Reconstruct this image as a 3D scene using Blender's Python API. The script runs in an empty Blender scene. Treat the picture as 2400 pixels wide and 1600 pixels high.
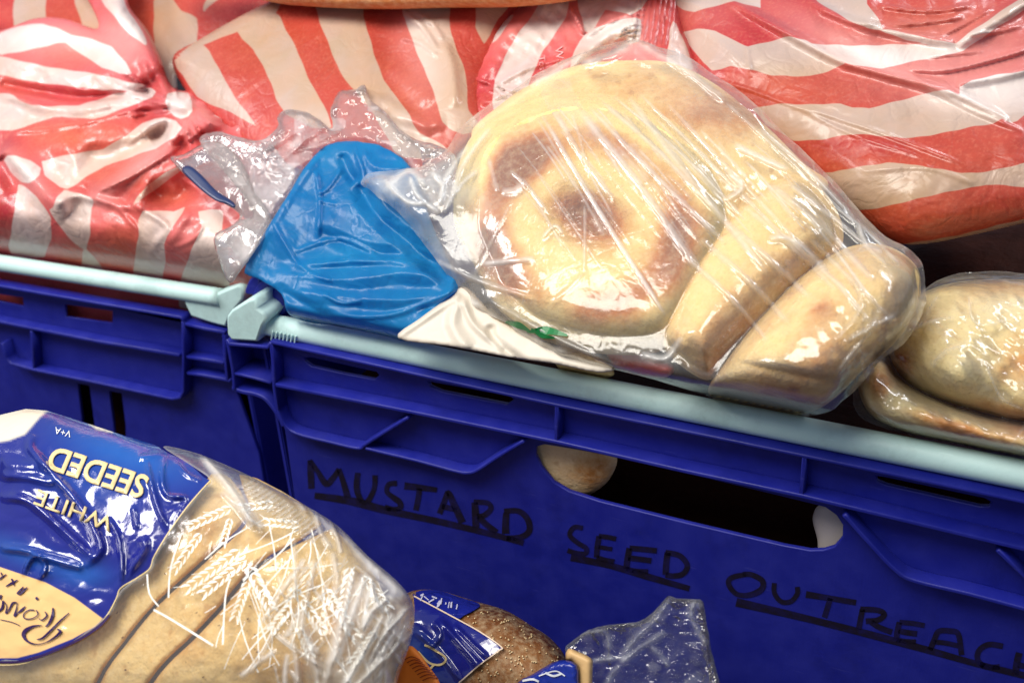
import bpy, math, random
import numpy as np
from mathutils import Matrix, Vector

# ------------------------------------------------------------------ camera
F = 2400.0
ex = np.array([5600, 1030, -2400.0]); ex /= np.linalg.norm(ex)
dn = np.array([220, 4390, 2400.0]); dn -= ex * dn.dot(ex); dn /= np.linalg.norm(dn)
ez = -dn; ey = np.cross(ez, ex)
R = np.array([ex, ey, ez])
def ray(px, py):
    v = np.stack([(np.asarray(px, float) - 1200) / F, (np.asarray(py, float) - 800) / F, np.ones_like(np.asarray(px, float))], -1)
    return v @ R.T
CAM = np.array([0, 0, .2]) - ray(1591, 900) * .548

sc = bpy.context.scene
cam = bpy.data.objects.new('camera', bpy.data.cameras.new('camera'))
sc.collection.objects.link(cam); sc.camera = cam
M = np.eye(4); M[:3, 0] = R @ [1, 0, 0]; M[:3, 1] = R @ [0, -1, 0]; M[:3, 2] = R @ [0, 0, -1]; M[:3, 3] = CAM
cam.matrix_world = Matrix(M.tolist())
cam.data.sensor_width = 36; cam.data.lens = 36.0 * F / 2400
cam.data.clip_start = .01; cam.data.clip_end = 100
cam.data.dof.use_dof = True; cam.data.dof.focus_distance = .56; cam.data.dof.aperture_fstop = 9

# ------------------------------------------------------------------ light
w = bpy.data.worlds.new('World'); sc.world = w; w.use_nodes = True
w.node_tree.nodes['Background'].inputs[0].default_value = (.62, .72, 1.0, 1)
w.node_tree.nodes['Background'].inputs[1].default_value = .32
def area(name, loc, target, sx, sy, e, col):
    l = bpy.data.lights.new(name, 'AREA'); l.shape = 'RECTANGLE'; l.size = sx; l.size_y = sy; l.energy = e; l.color = col
    o = bpy.data.objects.new(name, l); sc.collection.objects.link(o); o.location = loc
    o.rotation_euler = (Vector(target) - Vector(loc)).to_track_quat('-Z', 'Y').to_euler(); return o
area('ceiling_lamp', (-.38, -.62, 1.45), (-.1, .0, .2), .85, .60, 23, (1.0, .95, .85))
area('added_glint_strip', (.55, .75, 1.25), (0, .05, .2), 1.0, .12, 8, (.95, .97, 1.0))  # added behind the pile to draw specular streaks on the film
area('added_side_fill', (-1.15, -.35, .95), (-.1, .0, .2), .5, .25, 8, (1.0, .95, .92))  # added fill from the left for highlights on the striped puffs
sc.render.engine = 'CYCLES'
sc.cycles.transparent_max_bounces = 24
sc.view_settings.view_transform = 'Standard'; sc.view_settings.look = 'None'; sc.view_settings.exposure = 0

# ------------------------------------------------------------------ materials
def s2l(c): return tuple((x / 255 / 12.92 if x / 255 <= .04045 else ((x / 255 + .055) / 1.055) ** 2.4) for x in c) + (1,)
class NT:
    def __init__(s, name):
        s.m = bpy.data.materials.new(name); s.m.use_nodes = True; s.t = s.m.node_tree; s.n = s.t.nodes
        s.n.clear(); s.out = s.n.new('ShaderNodeOutputMaterial')
    def N(s, typ, **kw):
        n = s.n.new('ShaderNode' + typ)
        for k, v in kw.items(): setattr(n, k, v)
        return n
    def L(s, a, b): s.t.links.new(a, b)
    def attr(s, name): return s.N('Attribute', attribute_name=name).outputs['Fac']
    def step(s, v, w=1.2):
        m = s.N('MapRange'); s.L(v, m.inputs[0]); m.inputs[1].default_value = -w; m.inputs[2].default_value = w; m.inputs[3].default_value = 0; m.inputs[4].default_value = 1
        return m.outputs[0]
    def rng(s, v, a, b, c=0, d=1):
        m = s.N('MapRange'); s.L(v, m.inputs[0]); m.inputs[1].default_value = a; m.inputs[2].default_value = b; m.inputs[3].default_value = c; m.inputs[4].default_value = d
        return m.outputs[0]
    def mix(s, f, a, b):
        m = s.N('Mix', data_type='RGBA')
        for i, v in ((0, f), (6, a), (7, b)):
            if hasattr(v, 'links'): s.L(v, m.inputs[i])
            else: m.inputs[i].default_value = v
        return m.outputs[2]
    def math(s, op, a, b=0.0):
        m = s.N('Math', operation=op)
        for i, v in ((0, a), (1, b)):
            if hasattr(v, 'links'): s.L(v, m.inputs[i])
            else: m.inputs[i].default_value = v
        return m.outputs[0]
    def obj(s, scale=(1, 1, 1), rot=(0, 0, 0)):
        t = s.N('TexCoord'); m = s.N('Mapping'); s.L(t.outputs['Object'], m.inputs[0])
        m.inputs['Scale'].default_value = scale; m.inputs['Rotation'].default_value = rot; return m.outputs[0]
    def noise(s, scale, detail=3, rough=.5, vec=None, dist=0):
        n = s.N('TexNoise'); n.inputs['Scale'].default_value = scale; n.inputs['Detail'].default_value = detail
        n.inputs['Roughness'].default_value = rough; n.inputs['Distortion'].default_value = dist
        s.L(vec if vec else s.obj(), n.inputs['Vector']); return n.outputs['Fac']
    def bump(s, h, dist, strength=1, prev=None):
        b = s.N('Bump'); b.inputs['Distance'].default_value = dist; b.inputs['Strength'].default_value = strength; s.L(h, b.inputs['Height'])
        if prev: s.L(prev, b.inputs['Normal'])
        return b.outputs[0]
    def prin(s, col, rough=.5, spec=.5, normal=None, **kw):
        p = s.N('BsdfPrincipled')
        if hasattr(col, 'links'): s.L(col, p.inputs['Base Color'])
        else: p.inputs['Base Color'].default_value = col
        if hasattr(rough, 'links'): s.L(rough, p.inputs['Roughness'])
        else: p.inputs['Roughness'].default_value = rough
        p.inputs['Specular IOR Level'].default_value = spec
        if normal: s.L(normal, p.inputs['Normal'])
        for k, v in kw.items():
            i = p.inputs[k.replace('_', ' ')]
            if hasattr(v, 'links'): s.L(v, i)
            else: i.default_value = v
        return p.outputs[0]
    def done(s, sh): s.L(sh, s.out.inputs['Surface']); return s.m

def mat_plastic(name, col, rough=.35, spec=.5, grain=.0002, scuff=.15):
    t = NT(name); n = t.noise(60, 5); n2 = t.noise(420, 2)
    c = t.mix(t.rng(n, .35, .75, 0, scuff), col, tuple(min(1, x * 1.9 + .03) for x in col[:3]) + (1,))
    c = t.mix(t.rng(t.noise(22, 6, .7), .52, .72, 0, .45), c, tuple(x * .45 for x in col[:3]) + (1,))
    sv = t.obj((40, 40, 700), (.5, .3, .2)); c = t.mix(t.rng(t.noise(1, 3, .6, sv), .68, .74, 0, .35), c, tuple(min(1, x * 1.3 + .06) for x in col[:3]) + (1,))
    vec = t.obj((900, 900, 6)); w_ = t.noise(1, 1, .5, vec)
    nb = t.bump(w_, grain, .35, t.bump(n2, grain, .4))
    return t.done(t.prin(c, t.rng(n, .3, .8, rough, rough + .2), spec, nb))
def crinkle(t, k=1.0):
    a = t.noise(38, 3, .6, None, 1.3); b = t.noise(170, 2, .6, None, .8)
    v = t.N('TexVoronoi', feature='DISTANCE_TO_EDGE'); v.inputs['Scale'].default_value = 55
    wv = t.obj(); mx = t.N('Mix', data_type='VECTOR'); mx.inputs[0].default_value = .06
    ns = t.N('TexNoise'); ns.inputs['Scale'].default_value = 25; t.L(wv, ns.inputs['Vector'])
    t.L(wv, mx.inputs[4]); t.L(ns.outputs['Color'], mx.inputs[5]); t.L(mx.outputs[1], v.inputs['Vector'])
    vv = t.rng(v.outputs['Distance'], 0, .12, 0, 1)
    b1 = t.bump(a, .004 * k, .6); b2 = t.bump(vv, .0006 * k, .5, b1); return t.bump(b, .0006 * k, .5, b2)
def mat_striped(name, red=(236, 98, 106), redw=(218, 104, 70), white=(230, 208, 204), whitew=(226, 196, 170)):
    t = NT(name); wh = t.step(t.attr('white')); wm = t.attr('warm'); pk = t.attr('deep')
    n = t.noise(240, 4, .65); n2 = t.noise(45, 3)
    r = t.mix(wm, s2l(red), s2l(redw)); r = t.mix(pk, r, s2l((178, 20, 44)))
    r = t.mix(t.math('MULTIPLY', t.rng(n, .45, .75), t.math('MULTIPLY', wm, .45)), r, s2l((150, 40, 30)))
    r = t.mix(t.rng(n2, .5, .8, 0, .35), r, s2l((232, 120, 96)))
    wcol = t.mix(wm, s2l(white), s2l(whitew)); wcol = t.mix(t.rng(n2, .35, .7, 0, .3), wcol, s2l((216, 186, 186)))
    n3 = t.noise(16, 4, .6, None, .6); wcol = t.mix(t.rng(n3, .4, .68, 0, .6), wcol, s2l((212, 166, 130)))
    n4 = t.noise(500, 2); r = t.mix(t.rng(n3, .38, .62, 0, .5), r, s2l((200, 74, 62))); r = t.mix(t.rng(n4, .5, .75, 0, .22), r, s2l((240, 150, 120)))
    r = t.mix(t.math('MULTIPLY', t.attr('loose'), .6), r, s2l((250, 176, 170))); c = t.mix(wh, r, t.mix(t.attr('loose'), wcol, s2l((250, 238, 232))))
    nb = crinkle(t, .5)
    p = t.prin(c, .38, .5, nb, Coat_Weight=.35, Coat_Roughness=.13)
    tr = t.N('BsdfTranslucent'); t.L(c, tr.inputs[0]); mx = t.N('MixShader'); mx.inputs[0].default_value = .15
    t.L(p, mx.inputs[1]); t.L(tr.outputs[0], mx.inputs[2]); return t.done(mx.outputs[0])
def mat_film(name, base=.07, tint=(.93, .93, .92, 1), rough=.10, k=1.0, dmul=1.0):
    t = NT(name); d = t.attr('dens'); nb = crinkle(t, k)
    n = t.noise(90, 3, .6, None, .6)
    fac = t.math('ADD', base, t.math('MULTIPLY', d, t.rng(n, .2, .7, .45 * dmul, 1.0 * dmul)))
    lw = t.N('LayerWeight'); lw.inputs[0].default_value = .25; t.L(nb, lw.inputs['Normal'])
    fac = t.math('MINIMUM', t.math('ADD', fac, t.math('MULTIPLY', lw.outputs['Facing'], .22)), .93)
    tp = t.N('BsdfTransparent'); tp.inputs[0].default_value = (.985, .985, .98, 1)
    df = t.N('BsdfDiffuse'); df.inputs[0].default_value = tint; t.L(nb, df.inputs['Normal'])
    tl = t.N('BsdfTranslucent'); tl.inputs[0].default_value = tint
    a = t.N('MixShader'); a.inputs[0].default_value = .4; t.L(df.outputs[0], a.inputs[1]); t.L(tl.outputs[0], a.inputs[2])
    m1 = t.N('MixShader'); t.L(fac, m1.inputs[0]); t.L(tp.outputs[0], m1.inputs[1]); t.L(a.outputs[0], m1.inputs[2])
    gl = t.N('BsdfGlossy'); gl.inputs['Roughness'].default_value = rough; t.L(nb, gl.inputs['Normal'])
    fr = t.N('Fresnel'); fr.inputs[0].default_value = 1.6; t.L(nb, fr.inputs['Normal'])
    m2 = t.N('MixShader'); t.L(t.math('MINIMUM', t.math('MULTIPLY', fr.outputs[0], 1.15), .8), m2.inputs[0]); t.L(m1.outputs[0], m2.inputs[1]); t.L(gl.outputs[0], m2.inputs[2])
    return t.done(m2.outputs[0])
def mat_bread(name, pale=(236, 208, 150), brown=(176, 104, 46), spots=True, crumb=.0008, rough=.6, fleck=.25):
    spec = .3 if fleck else .04
    t = NT(name); b = t.attr('bake'); n = t.noise(55, 4, .6); n2 = t.noise(260, 3, .6); n3 = t.noise(120, 2)
    bb = t.math('ADD', b, t.rng(n, .3, .7, -.16, .16)); r = t.N('ValToRGB'); t.L(bb, r.inputs[0]); e = r.color_ramp.elements
    e[0].position = .08; e[0].color = s2l(pale); e[1].position = .9; e[1].color = s2l((max(0, brown[0] - 50), max(0, brown[1] - 42), max(0, brown[2] - 20)))
    k = e.new(.55); k.color = s2l(brown); k = e.new(.3); k.color = s2l(tuple(int(.6 * a + .4 * c) for a, c in zip(pale, brown)))
    c = r.outputs[0]
    c = t.mix(t.rng(n2, .42, .7, 0, fleck), c, s2l((250, 232, 190)))
    if spots: c = t.mix(t.rng(n3, .62, .72, 0, .45), c, s2l((170, 112, 52)))
    n5 = t.noise(700, 2); c = t.mix(t.rng(n5, .58, .75, 0, .3 if fleck else 0), c, s2l((196, 140, 78)))
    nb = t.bump(n5, crumb * .5, .5, t.bump(n2, crumb, .6, t.bump(n, crumb * 5, .6)))
    return t.done(t.prin(c, rough, spec, nb))
def mat_simple(name, col, rough=.4, spec=.5, k=0):
    t = NT(name); nb = crinkle(t, k) if k else None
    n = t.noise(70, 3); c = t.mix(t.rng(n, .3, .8, 0, .25), col, tuple(x * .72 for x in col[:3]) + (1,))
    return t.done(t.prin(c, rough, spec, nb))

BLUE = mat_plastic('crate_blue', (.009, .014, .245, 1), .36, .45)
MINT = mat_plastic('rail_mint', (.54, .78, .76, 1), .42, .5, .00015, .08)
mk = NT('marker_ink'); MARK = mk.done(mk.prin(mk.mix(mk.rng(mk.noise(75, 4, .7), .45, .78, .04, .5), (.008, .005, .012, 1), (.010, .010, .17, 1)), .5, .3))
STRIPE = mat_striped('striped_bag_film')
STRIPEW = mat_striped('striped_bag_over_bread', (196, 58, 62), (196, 84, 52), (198, 176, 166), (196, 164, 130))
FILM = mat_film('clear_film', .03, (.97, .96, .93, 1), .15, .22)
FILMC = mat_film('clear_film_crumpled', .16, (.95, .93, .93, 1), .06, .9)
FILMD = mat_film('clear_film_dark', .015, (.85, .88, .95, 1), .08, 1.0)
BAGEL = mat_bread('bagel_crust', (248, 216, 140), (200, 122, 44))
BAGEL2 = mat_bread('bagel_side_crust', (238, 206, 138), (198, 130, 60), True, .0013)
SLICE = mat_bread('bread_slice', (238, 206, 142), (204, 146, 76), True, .0012, .75)
SEEDED = mat_bread('seeded_crust', (150, 104, 62), (112, 66, 34), True)
SEED = mat_simple('seed', s2l((226, 198, 150)), .5)

# ------------------------------------------------------------------ object helpers
def thing(name, loc, label, cat, group=None, kind=None):
    o = bpy.data.objects.new(name, None); sc.collection.objects.link(o); o.location = tuple(loc)
    o.empty_display_size = .02
    tag(o, label, cat, group, kind); return o
def tag(o, label=None, cat=None, group=None, kind=None):
    if label: o['label'] = label
    if cat: o['category'] = cat
    if group: o['group'] = group
    if kind: o['kind'] = kind
    return o
def world_loc(p):
    l = Vector((0, 0, 0))
    while p is not None: l += Vector(p.location); p = p.parent
    return np.array(l)
def link(name, me, mat, parent=None, origin=None, smooth=None):
    if smooth is None: smooth = not me.name.startswith(("ink", "txt"))
    co = np.empty(len(me.vertices) * 3); me.vertices.foreach_get('co', co); co = co.reshape(-1, 3)
    org = co.mean(0) if origin is None else np.array(origin)
    co -= org; me.vertices.foreach_set('co', co.ravel()); me.update()
    if smooth: me.polygons.foreach_set('use_smooth', [True] * len(me.polygons))
    me.materials.clear(); me.materials.append(mat)
    o = bpy.data.objects.new(name, me); sc.collection.objects.link(o)
    if parent is not None: o.parent = parent; org = org - world_loc(parent)
    o.location = tuple(org); return o

def cat_rom(pts, n=8, closed=True):
    P = np.array(pts, float); N = len(P); out = []
    rngi = range(N) if closed else range(N - 1)
    for i in rngi:
        p0 = P[(i - 1) % N] if closed or i > 0 else P[0]; p1 = P[i]; p2 = P[(i + 1) % N]; p3 = P[(i + 2) % N] if closed or i + 2 < N else P[-1]
        for k in range(n):
            t = k / n
            out.append(.5 * ((2 * p1) + (-p0 + p2) * t + (2 * p0 - 5 * p1 + 4 * p2 - p3) * t * t + (-p0 + 3 * p1 - 3 * p2 + p3) * t ** 3))
    if not closed: out.append(P[-1])
    return np.array(out)
def Z(pts, ox, oy, s): return [(ox + x / s, oy + y / s) for x, y in pts]

def seg_dist(P, X, Y, closed=True, want=False):
    P = np.array(P, float); best = np.full(X.shape, 1e9); bx = np.zeros(X.shape); by = np.zeros(X.shape); bt = np.zeros(X.shape)
    n = len(P); m = n if closed else n - 1; tot = 0
    for i in range(m):
        a = P[i]; b = P[(i + 1) % n]; d = b - a; L2 = d.dot(d) + 1e-9
        t = np.clip(((X - a[0]) * d[0] + (Y - a[1]) * d[1]) / L2, 0, 1)
        cx = a[0] + t * d[0]; cy = a[1] + t * d[1]; q = (X - cx) ** 2 + (Y - cy) ** 2
        k = q < best; best = np.where(k, q, best)
        if want: bx = np.where(k, cx, bx); by = np.where(k, cy, by); bt = np.where(k, (i + t) / m, bt)
    return (np.sqrt(best), bx, by, bt) if want else np.sqrt(best)
def inside(P, X, Y):
    P = np.array(P, float); n = len(P); c = np.zeros(X.shape, bool)
    for i in range(n):
        x1, y1 = P[i]; x2, y2 = P[(i + 1) % n]
        if y1 == y2: continue
        k = ((y1 > Y) != (y2 > Y)) & (X < (x2 - x1) * (Y - y1) / (y2 - y1) + x1)
        c ^= k
    return c
def sdist(P, X, Y):
    d = seg_dist(P, X, Y); return np.where(inside(P, X, Y), d, -d)
def union(polys, X, Y, sm=True):
    s = np.full(X.shape, -30.0); sm = True
    X, Y = X + 2 * np.sin(Y / 31 + X / 90) + .8 * np.sin(Y / 9), Y + 2 * np.sin(X / 37 + Y / 80) + .8 * np.sin(X / 10)
    for p in polys:
        q = cat_rom(p, 2)
        s = np.maximum(s, np.clip(sdist(q, X, Y), -30, 30))
    return s
def gauss(X, Y, cx, cy, rx, ry=None, ang=0):
    ry = ry or rx; a = math.radians(ang); dx = X - cx; dy = Y - cy
    u = dx * math.cos(a) + dy * math.sin(a); v = -dx * math.sin(a) + dy * math.cos(a)
    return np.exp(-(u / rx) ** 2 - (v / ry) ** 2)
def crump(X, Y, lam, seed, n=5, aniso=None):
    r = random.Random(seed); h = np.zeros(X.shape)
    for i in range(n):
        a = r.uniform(0, math.pi) if aniso is None else math.radians(aniso) + r.uniform(-.35, .35); l = lam * r.uniform(.6, 1.7); ph = r.random()
        wp = .45 * np.sin(X / l * r.uniform(1.2, 2.4) + r.uniform(0, 6)) * np.cos(Y / l * r.uniform(1.2, 2.4) + r.uniform(0, 6))
        p = (X * math.cos(a) + Y * math.sin(a)) / l + ph + wp
        h += np.abs((p % 1) - .5) * 2 * (.6 + .4 * np.sin(X / (2.3 * l) + i) * np.cos(Y / (2.1 * l) + 2 * i))
    return h / n
def facet(X, Y, lam, seed, n=4):
    r = random.Random(seed); h = np.zeros(X.shape)
    for i in range(n):
        a = math.pi * (i + r.uniform(.1, .9)) / n; l = lam * r.uniform(.7, 1.6); p = (X * math.cos(a) + Y * math.sin(a)) / l + r.random() + .12 * np.sin((X * math.sin(a) - Y * math.cos(a)) / l * 1.3 + i)
        h += np.abs((p % 1) - .5) * 2
    return h / n
def ridge(X, Y, pts, w, prof='g', smooth=True):
    P = cat_rom(pts, 5, False) if smooth and len(pts) > 2 else np.array(pts, float)
    d, _, _, t = seg_dist(P, X, Y, False, True)
    tap = np.clip(np.minimum(t, 1 - t) * 6, 0, 1) ** .7
    if prof == 'g': return np.exp(-(d / w) ** 2) * tap
    return np.clip(1 - d / w, 0, 1) * tap          # sharp fold

def plane_D(P0, n, X, Y):
    rr = ray(X, Y); return ((np.array(P0) - CAM) @ np.array(n)) / (rr @ np.array(n))
def yplane_D(y, X, Y): return (y - CAM[1]) / ray(X, Y)[..., 1]
def slope_n(deg, yaw=0):
    a = math.radians(deg); b = math.radians(yaw); n = np.array([0, -math.sin(a), math.cos(a)])
    return np.array([n[0] * math.cos(b) - n[1] * math.sin(b), n[0] * math.sin(b) + n[1] * math.cos(b), n[2]])

class Relief:
    """A closed soft body: an outline on a tilted plane in the scene, bulging towards the viewer's side by `height(X,Y,e)`."""
    def __init__(s, outline, P0, n, height, lift=0, ymin=None, smooth=6, wob=0):
        s.poly = cat_rom(outline, smooth) if smooth else np.array(outline, float)
        if wob:
            t_ = np.arange(len(s.poly)); rw_ = np.random.RandomState(len(s.poly)); s.poly = s.poly + np.stack([np.convolve(rw_.randn(len(t_) + 2), [.3, .4, .3], 'valid'), np.convolve(rw_.randn(len(t_) + 2), [.3, .4, .3], 'valid')], 1) * wob
        s.P0 = P0; s.n = n; s.height = height; s.lift = lift; s.ymin = ymin; s.over = .055; s.upw = 170
    def base(s, X, Y):
        D = plane_D(s.P0, s.n, X, Y) - s.lift
        return D
    def D(s, X, Y, e=None):
        X = np.asarray(X, float); Y = np.asarray(Y, float)
        if e is None: e = np.maximum(sdist(s.poly, X, Y), 0)
        D = s.base(X, Y) - s.height(X, Y, e)
        if s.ymin is not None:   # rest against the back of the rail, round over it above
            up = np.interp(X, [-400, 0, 497, 600, 604, 921, 1700, 2400, 2800], [535, 595, 670, 690, 726, 791, 932, 1070, 1149]) - Y
            q = np.clip(up / s.upw, 0, 1); L_ = yplane_D(s.ymin, X, Y) - s.over * np.sqrt(1 - (1 - q) ** 2) - np.clip(up - s.upw, 0, 3000) * .0008; D = .5 * (D + L_ + np.sqrt((D - L_) ** 2 + .016 ** 2))
        return D
    def build(s, name, mat, parent=None, step=5, back=.02, attrs=None, closed=True, origin=None):
        x0, y0 = s.poly.min(0); x1, y1 = s.poly.max(0)
        nx = int((x1 - x0) / step) + 3; ny = int((y1 - y0) / step) + 3
        gx = x0 - step * .7 + np.arange(nx) * step; gy = y0 - step * .7 + np.arange(ny) * step
        X, Y = np.meshgrid(gx, gy)
        cin = inside(s.poly, X[:-1, :-1] + step / 2, Y[:-1, :-1] + step / 2)
        cnt = np.zeros(X.shape, int)
        for a in (0, 1):
            for b in (0, 1): cnt[a:ny - 1 + a, b:nx - 1 + b] += cin
        used = cnt > 0; bnd = used & (cnt < 4)
        d, bx, by, _ = seg_dist(s.poly, X, Y, True, True)
        X = np.where(bnd, bx, X); Y = np.where(bnd, by, Y); e = np.where(bnd, 0, d)
        idx = -np.ones(X.shape, int); idx[used] = np.arange(used.sum())
        xs, ys, es, bs = X[used], Y[used], e[used], bnd[used]
        Df = s.D(xs, ys, es); V = CAM + ray(xs, ys) * Df[:, None]
        i, j = np.nonzero(cin)
        f = np.stack([idx[i, j], idx[i + 1, j], idx[i + 1, j + 1], idx[i, j + 1]], 1)
        A = {k: v(xs, ys, es) for k, v in (attrs or {}).items()}
        if closed:
            m = ~bs; bi = np.arange(len(xs)); nb = m.sum(); bi[m] = len(xs) + np.arange(nb)
            W = max(es.max(), 1); q = np.clip(es[m] / (.5 * W), 0, 1)
            Db = np.maximum(s.base(xs[m], ys[m]) + back * np.sqrt(1 - (1 - q) ** 2), Df[m] + .0015)
            V = np.concatenate([V, CAM + ray(xs[m], ys[m]) * Db[:, None]])
            f = np.concatenate([f, bi[f][:, ::-1]])
            A = {k: np.concatenate([v, v[m]]) for k, v in A.items()}
        me = bpy.data.meshes.new(name); me.from_pydata(V.tolist(), [], f.tolist()); me.update()
        for k, v in A.items():
            at = me.attributes.new(k, 'FLOAT', 'POINT'); at.data.foreach_set('value', np.ascontiguousarray(v, dtype=np.float32))
        return link(name, me, mat, parent, origin)
def dome(e, W, H, p=2.0):
    q = np.clip(e / W, 0, 1); return H * np.maximum(1 - (1 - q) ** p, 0) ** (1 / p)
def creases(X, Y, L):
    h = np.zeros(X.shape)
    for c in L: h = h + c[2] * ridge(X, Y, c[0], c[1], c[3] if len(c) > 3 else 'g')
    return h

def ribbon_mesh(strokes, surf, off=.0006, thick=.0004, seg=6, closed_poly=None):
    """flat ink strokes (pts, width px) laid on a surface D(X,Y)"""
    V = []; Fc = []
    for pts, wd in strokes:
        P = cat_rom(pts, seg, False) if len(pts) > 2 else np.array([np.array(pts[0]) + (np.array(pts[1]) - np.array(pts[0])) * t for t in np.linspace(0, 1, 8)])
        T = np.gradient(P, axis=0); T /= np.linalg.norm(T, axis=1)[:, None] + 1e-9; Nn = np.stack([-T[:, 1], T[:, 0]], 1)
        k = len(P); wdv = np.interp(np.linspace(0, 1, k), np.linspace(0, 1, len(wd)), wd) if hasattr(wd, '__len__') else np.full(k, wd)
        Lp = P + Nn * wdv[:, None] / 2; Rp = P - Nn * wdv[:, None] / 2
        allp = np.concatenate([Lp, Rp]); D = surf(allp[:, 0], allp[:, 1])
        f = CAM + ray(allp[:, 0], allp[:, 1]) * (D - off - thick)[:, None]; b = CAM + ray(allp[:, 0], allp[:, 1]) * (D - off)[:, None]
        o = len(V); V += f.tolist() + b.tolist()
        for i in range(k - 1):
            Fc += [(o + i, o + i + 1, o + k + i + 1, o + k + i), (o + 2 * k + i, o + 3 * k + i, o + 3 * k + i + 1, o + 2 * k + i + 1),
                   (o + i, o + 2 * k + i, o + 2 * k + i + 1, o + i + 1), (o + k + i, o + k + i + 1, o + 3 * k + i + 1, o + 3 * k + i)]
    me = bpy.data.meshes.new('ink'); me.from_pydata(V, [], Fc); me.update(); return me

def text_mesh(txt, org, ux, uy, surf, off=.0008, ext=.0003, shear=0.0, bold=0.0, space=1.0):
    """lettering: org px, ux = px vector of one text unit to the right, uy = px vector of one unit up"""
    c = bpy.data.curves.new('txt', 'FONT'); c.body = txt; c.size = 1; c.shear = shear; c.offset = bold; c.space_character = space; c.resolution_u = 4
    o = bpy.data.objects.new('txt', c); sc.collection.objects.link(o); dg = bpy.context.evaluated_depsgraph_get()
    me = bpy.data.meshes.new_from_object(o.evaluated_get(dg)); bpy.data.objects.remove(o)
    import bmesh
    bm = bmesh.new(); bm.from_mesh(me); bmesh.ops.triangulate(bm, faces=bm.faces); bmesh.ops.subdivide_edges(bm, edges=[e for e in bm.edges if e.calc_length() > .12], cuts=2); bmesh.ops.triangulate(bm, faces=bm.faces)
    ret = bmesh.ops.extrude_face_region(bm, geom=list(bm.faces))
    back = {v for v in ret['geom'] if isinstance(v, bmesh.types.BMVert)}
    for v in bm.verts:
        x, y = v.co.x, v.co.y; px = org[0] + ux[0] * x + uy[0] * y; py = org[1] + ux[1] * x + uy[1] * y
        D = float(surf(np.array([px]), np.array([py]))[0]) - off - (0 if v in back else ext)
        p = CAM + ray(px, py) * D; v.co = Vector(p)
    bmesh.ops.recalc_face_normals(bm, faces=bm.faces)
    bm.to_mesh(me); bm.free(); return me

# plates on a vertical plane y = const, traced as x/z outlines
def on_y(pts, y):
    P = np.array(pts, float); D = yplane_D(y, P[:, 0], P[:, 1]); return CAM + ray(P[:, 0], P[:, 1]) * D[:, None]
def plate(name, outer, holes, y, th, mat, parent, bev=.0006, world=False):
    c = bpy.data.curves.new(name, 'CURVE'); c.dimensions = '2D'; c.fill_mode = 'BOTH'; c.extrude = th / 2 - bev; c.bevel_depth = bev; c.bevel_resolution = 1; c.offset = -bev
    for pts in [outer] + holes:
        W = on_y(pts, y) if not world else np.array([(a, y, b) for a, b in pts]); sp = c.splines.new('POLY'); sp.points.add(len(W) - 1)
        for i, p in enumerate(W): sp.points[i].co = (p[0], p[2], 0, 1)
        sp.use_cyclic_u = True
    o = bpy.data.objects.new('t', c); sc.collection.objects.link(o); dg = bpy.context.evaluated_depsgraph_get()
    me = bpy.data.meshes.new_from_object(o.evaluated_get(dg)); bpy.data.objects.remove(o)
    co = np.empty(len(me.vertices) * 3); me.vertices.foreach_get('co', co); co = co.reshape(-1, 3)
    co = np.stack([co[:, 0], y + th / 2 - co[:, 2], co[:, 1]], 1); me.vertices.foreach_set('co', co.ravel())
    me.flip_normals(); me.update()
    o = link(name, me, mat, parent, smooth=False)
    return o
def rib(name, pts, y, depth, wmm, mat, parent, curve=False):
    """a flange standing out of the wall: polyline traced on its outer edge plane"""
    P = cat_rom(pts, 5, False) if curve else np.array(pts, float)
    W = on_y(P, y)[:, [0, 2]]; T = np.gradient(W, axis=0); T /= np.linalg.norm(T, axis=1)[:, None]; N = np.stack([-T[:, 1], T[:, 0]], 1) * wmm / 2000
    # mitre
    out = list(W + N) + list((W - N)[::-1])
    return plate(name, out, [], y, depth, mat, parent, .0007, True)
def tube(name, p, q, r, mat, parent, n=20, flat=1.0, extra=None):
    p = np.array(p); q = np.array(q); d = (q - p) / np.linalg.norm(q - p); u = np.cross(d, [0, 0, 1]); u /= np.linalg.norm(u); v = np.cross(u, d)
    V = []; K = 40
    for i in range(K + 1):
        c = p + (q - p) * i / K
        for k in range(n):
            a = 2 * math.pi * k / n; V.append(c + r * (math.cos(a) * u * flat + math.sin(a) * v))
    Fc = [(i * n + k, i * n + (k + 1) % n, (i + 1) * n + (k + 1) % n, (i + 1) * n + k) for i in range(K) for k in range(n)]
    Fc += [tuple(range(n))[::-1], tuple(K * n + k for k in range(n))]
    me = bpy.data.meshes.new(name); me.from_pydata([tuple(x) for x in V], [], Fc); me.update(); return link(name, me, mat, parent)
def box(name, a, b, mat, parent, bev=.001):
    import bmesh
    bm = bmesh.new(); bmesh.ops.create_cube(bm, size=1); a = Vector(a); b = Vector(b)
    for v in bm.verts: v.co = Vector([(a[i] + b[i]) / 2 + v.co[i] * (b[i] - a[i]) for i in range(3)])
    if bev: bmesh.ops.bevel(bm, geom=list(bm.edges), offset=bev, segments=2, affect='EDGES')
    me = bpy.data.meshes.new(name); bm.to_mesh(me); bm.free(); return link(name, me, mat, parent, smooth=False)

# ================================================================== setting
FLOORZ = -.07
gm = NT('floor_dark'); n = gm.noise(14, 6); c = gm.mix(gm.rng(n, .3, .7), (.018, .012, .012, 1), (.05, .035, .03, 1)); FLOOR = gm.done(gm.prin(c, .6, .3, gm.bump(n, .004)))
me = bpy.data.meshes.new('floor'); me.from_pydata([(-4, -4, FLOORZ), (4, -4, FLOORZ), (4, 4, FLOORZ), (-4, 4, FLOORZ)], [], [(0, 1, 2, 3)])
tag(link('floor', me, FLOOR, smooth=False), kind='structure')

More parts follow.
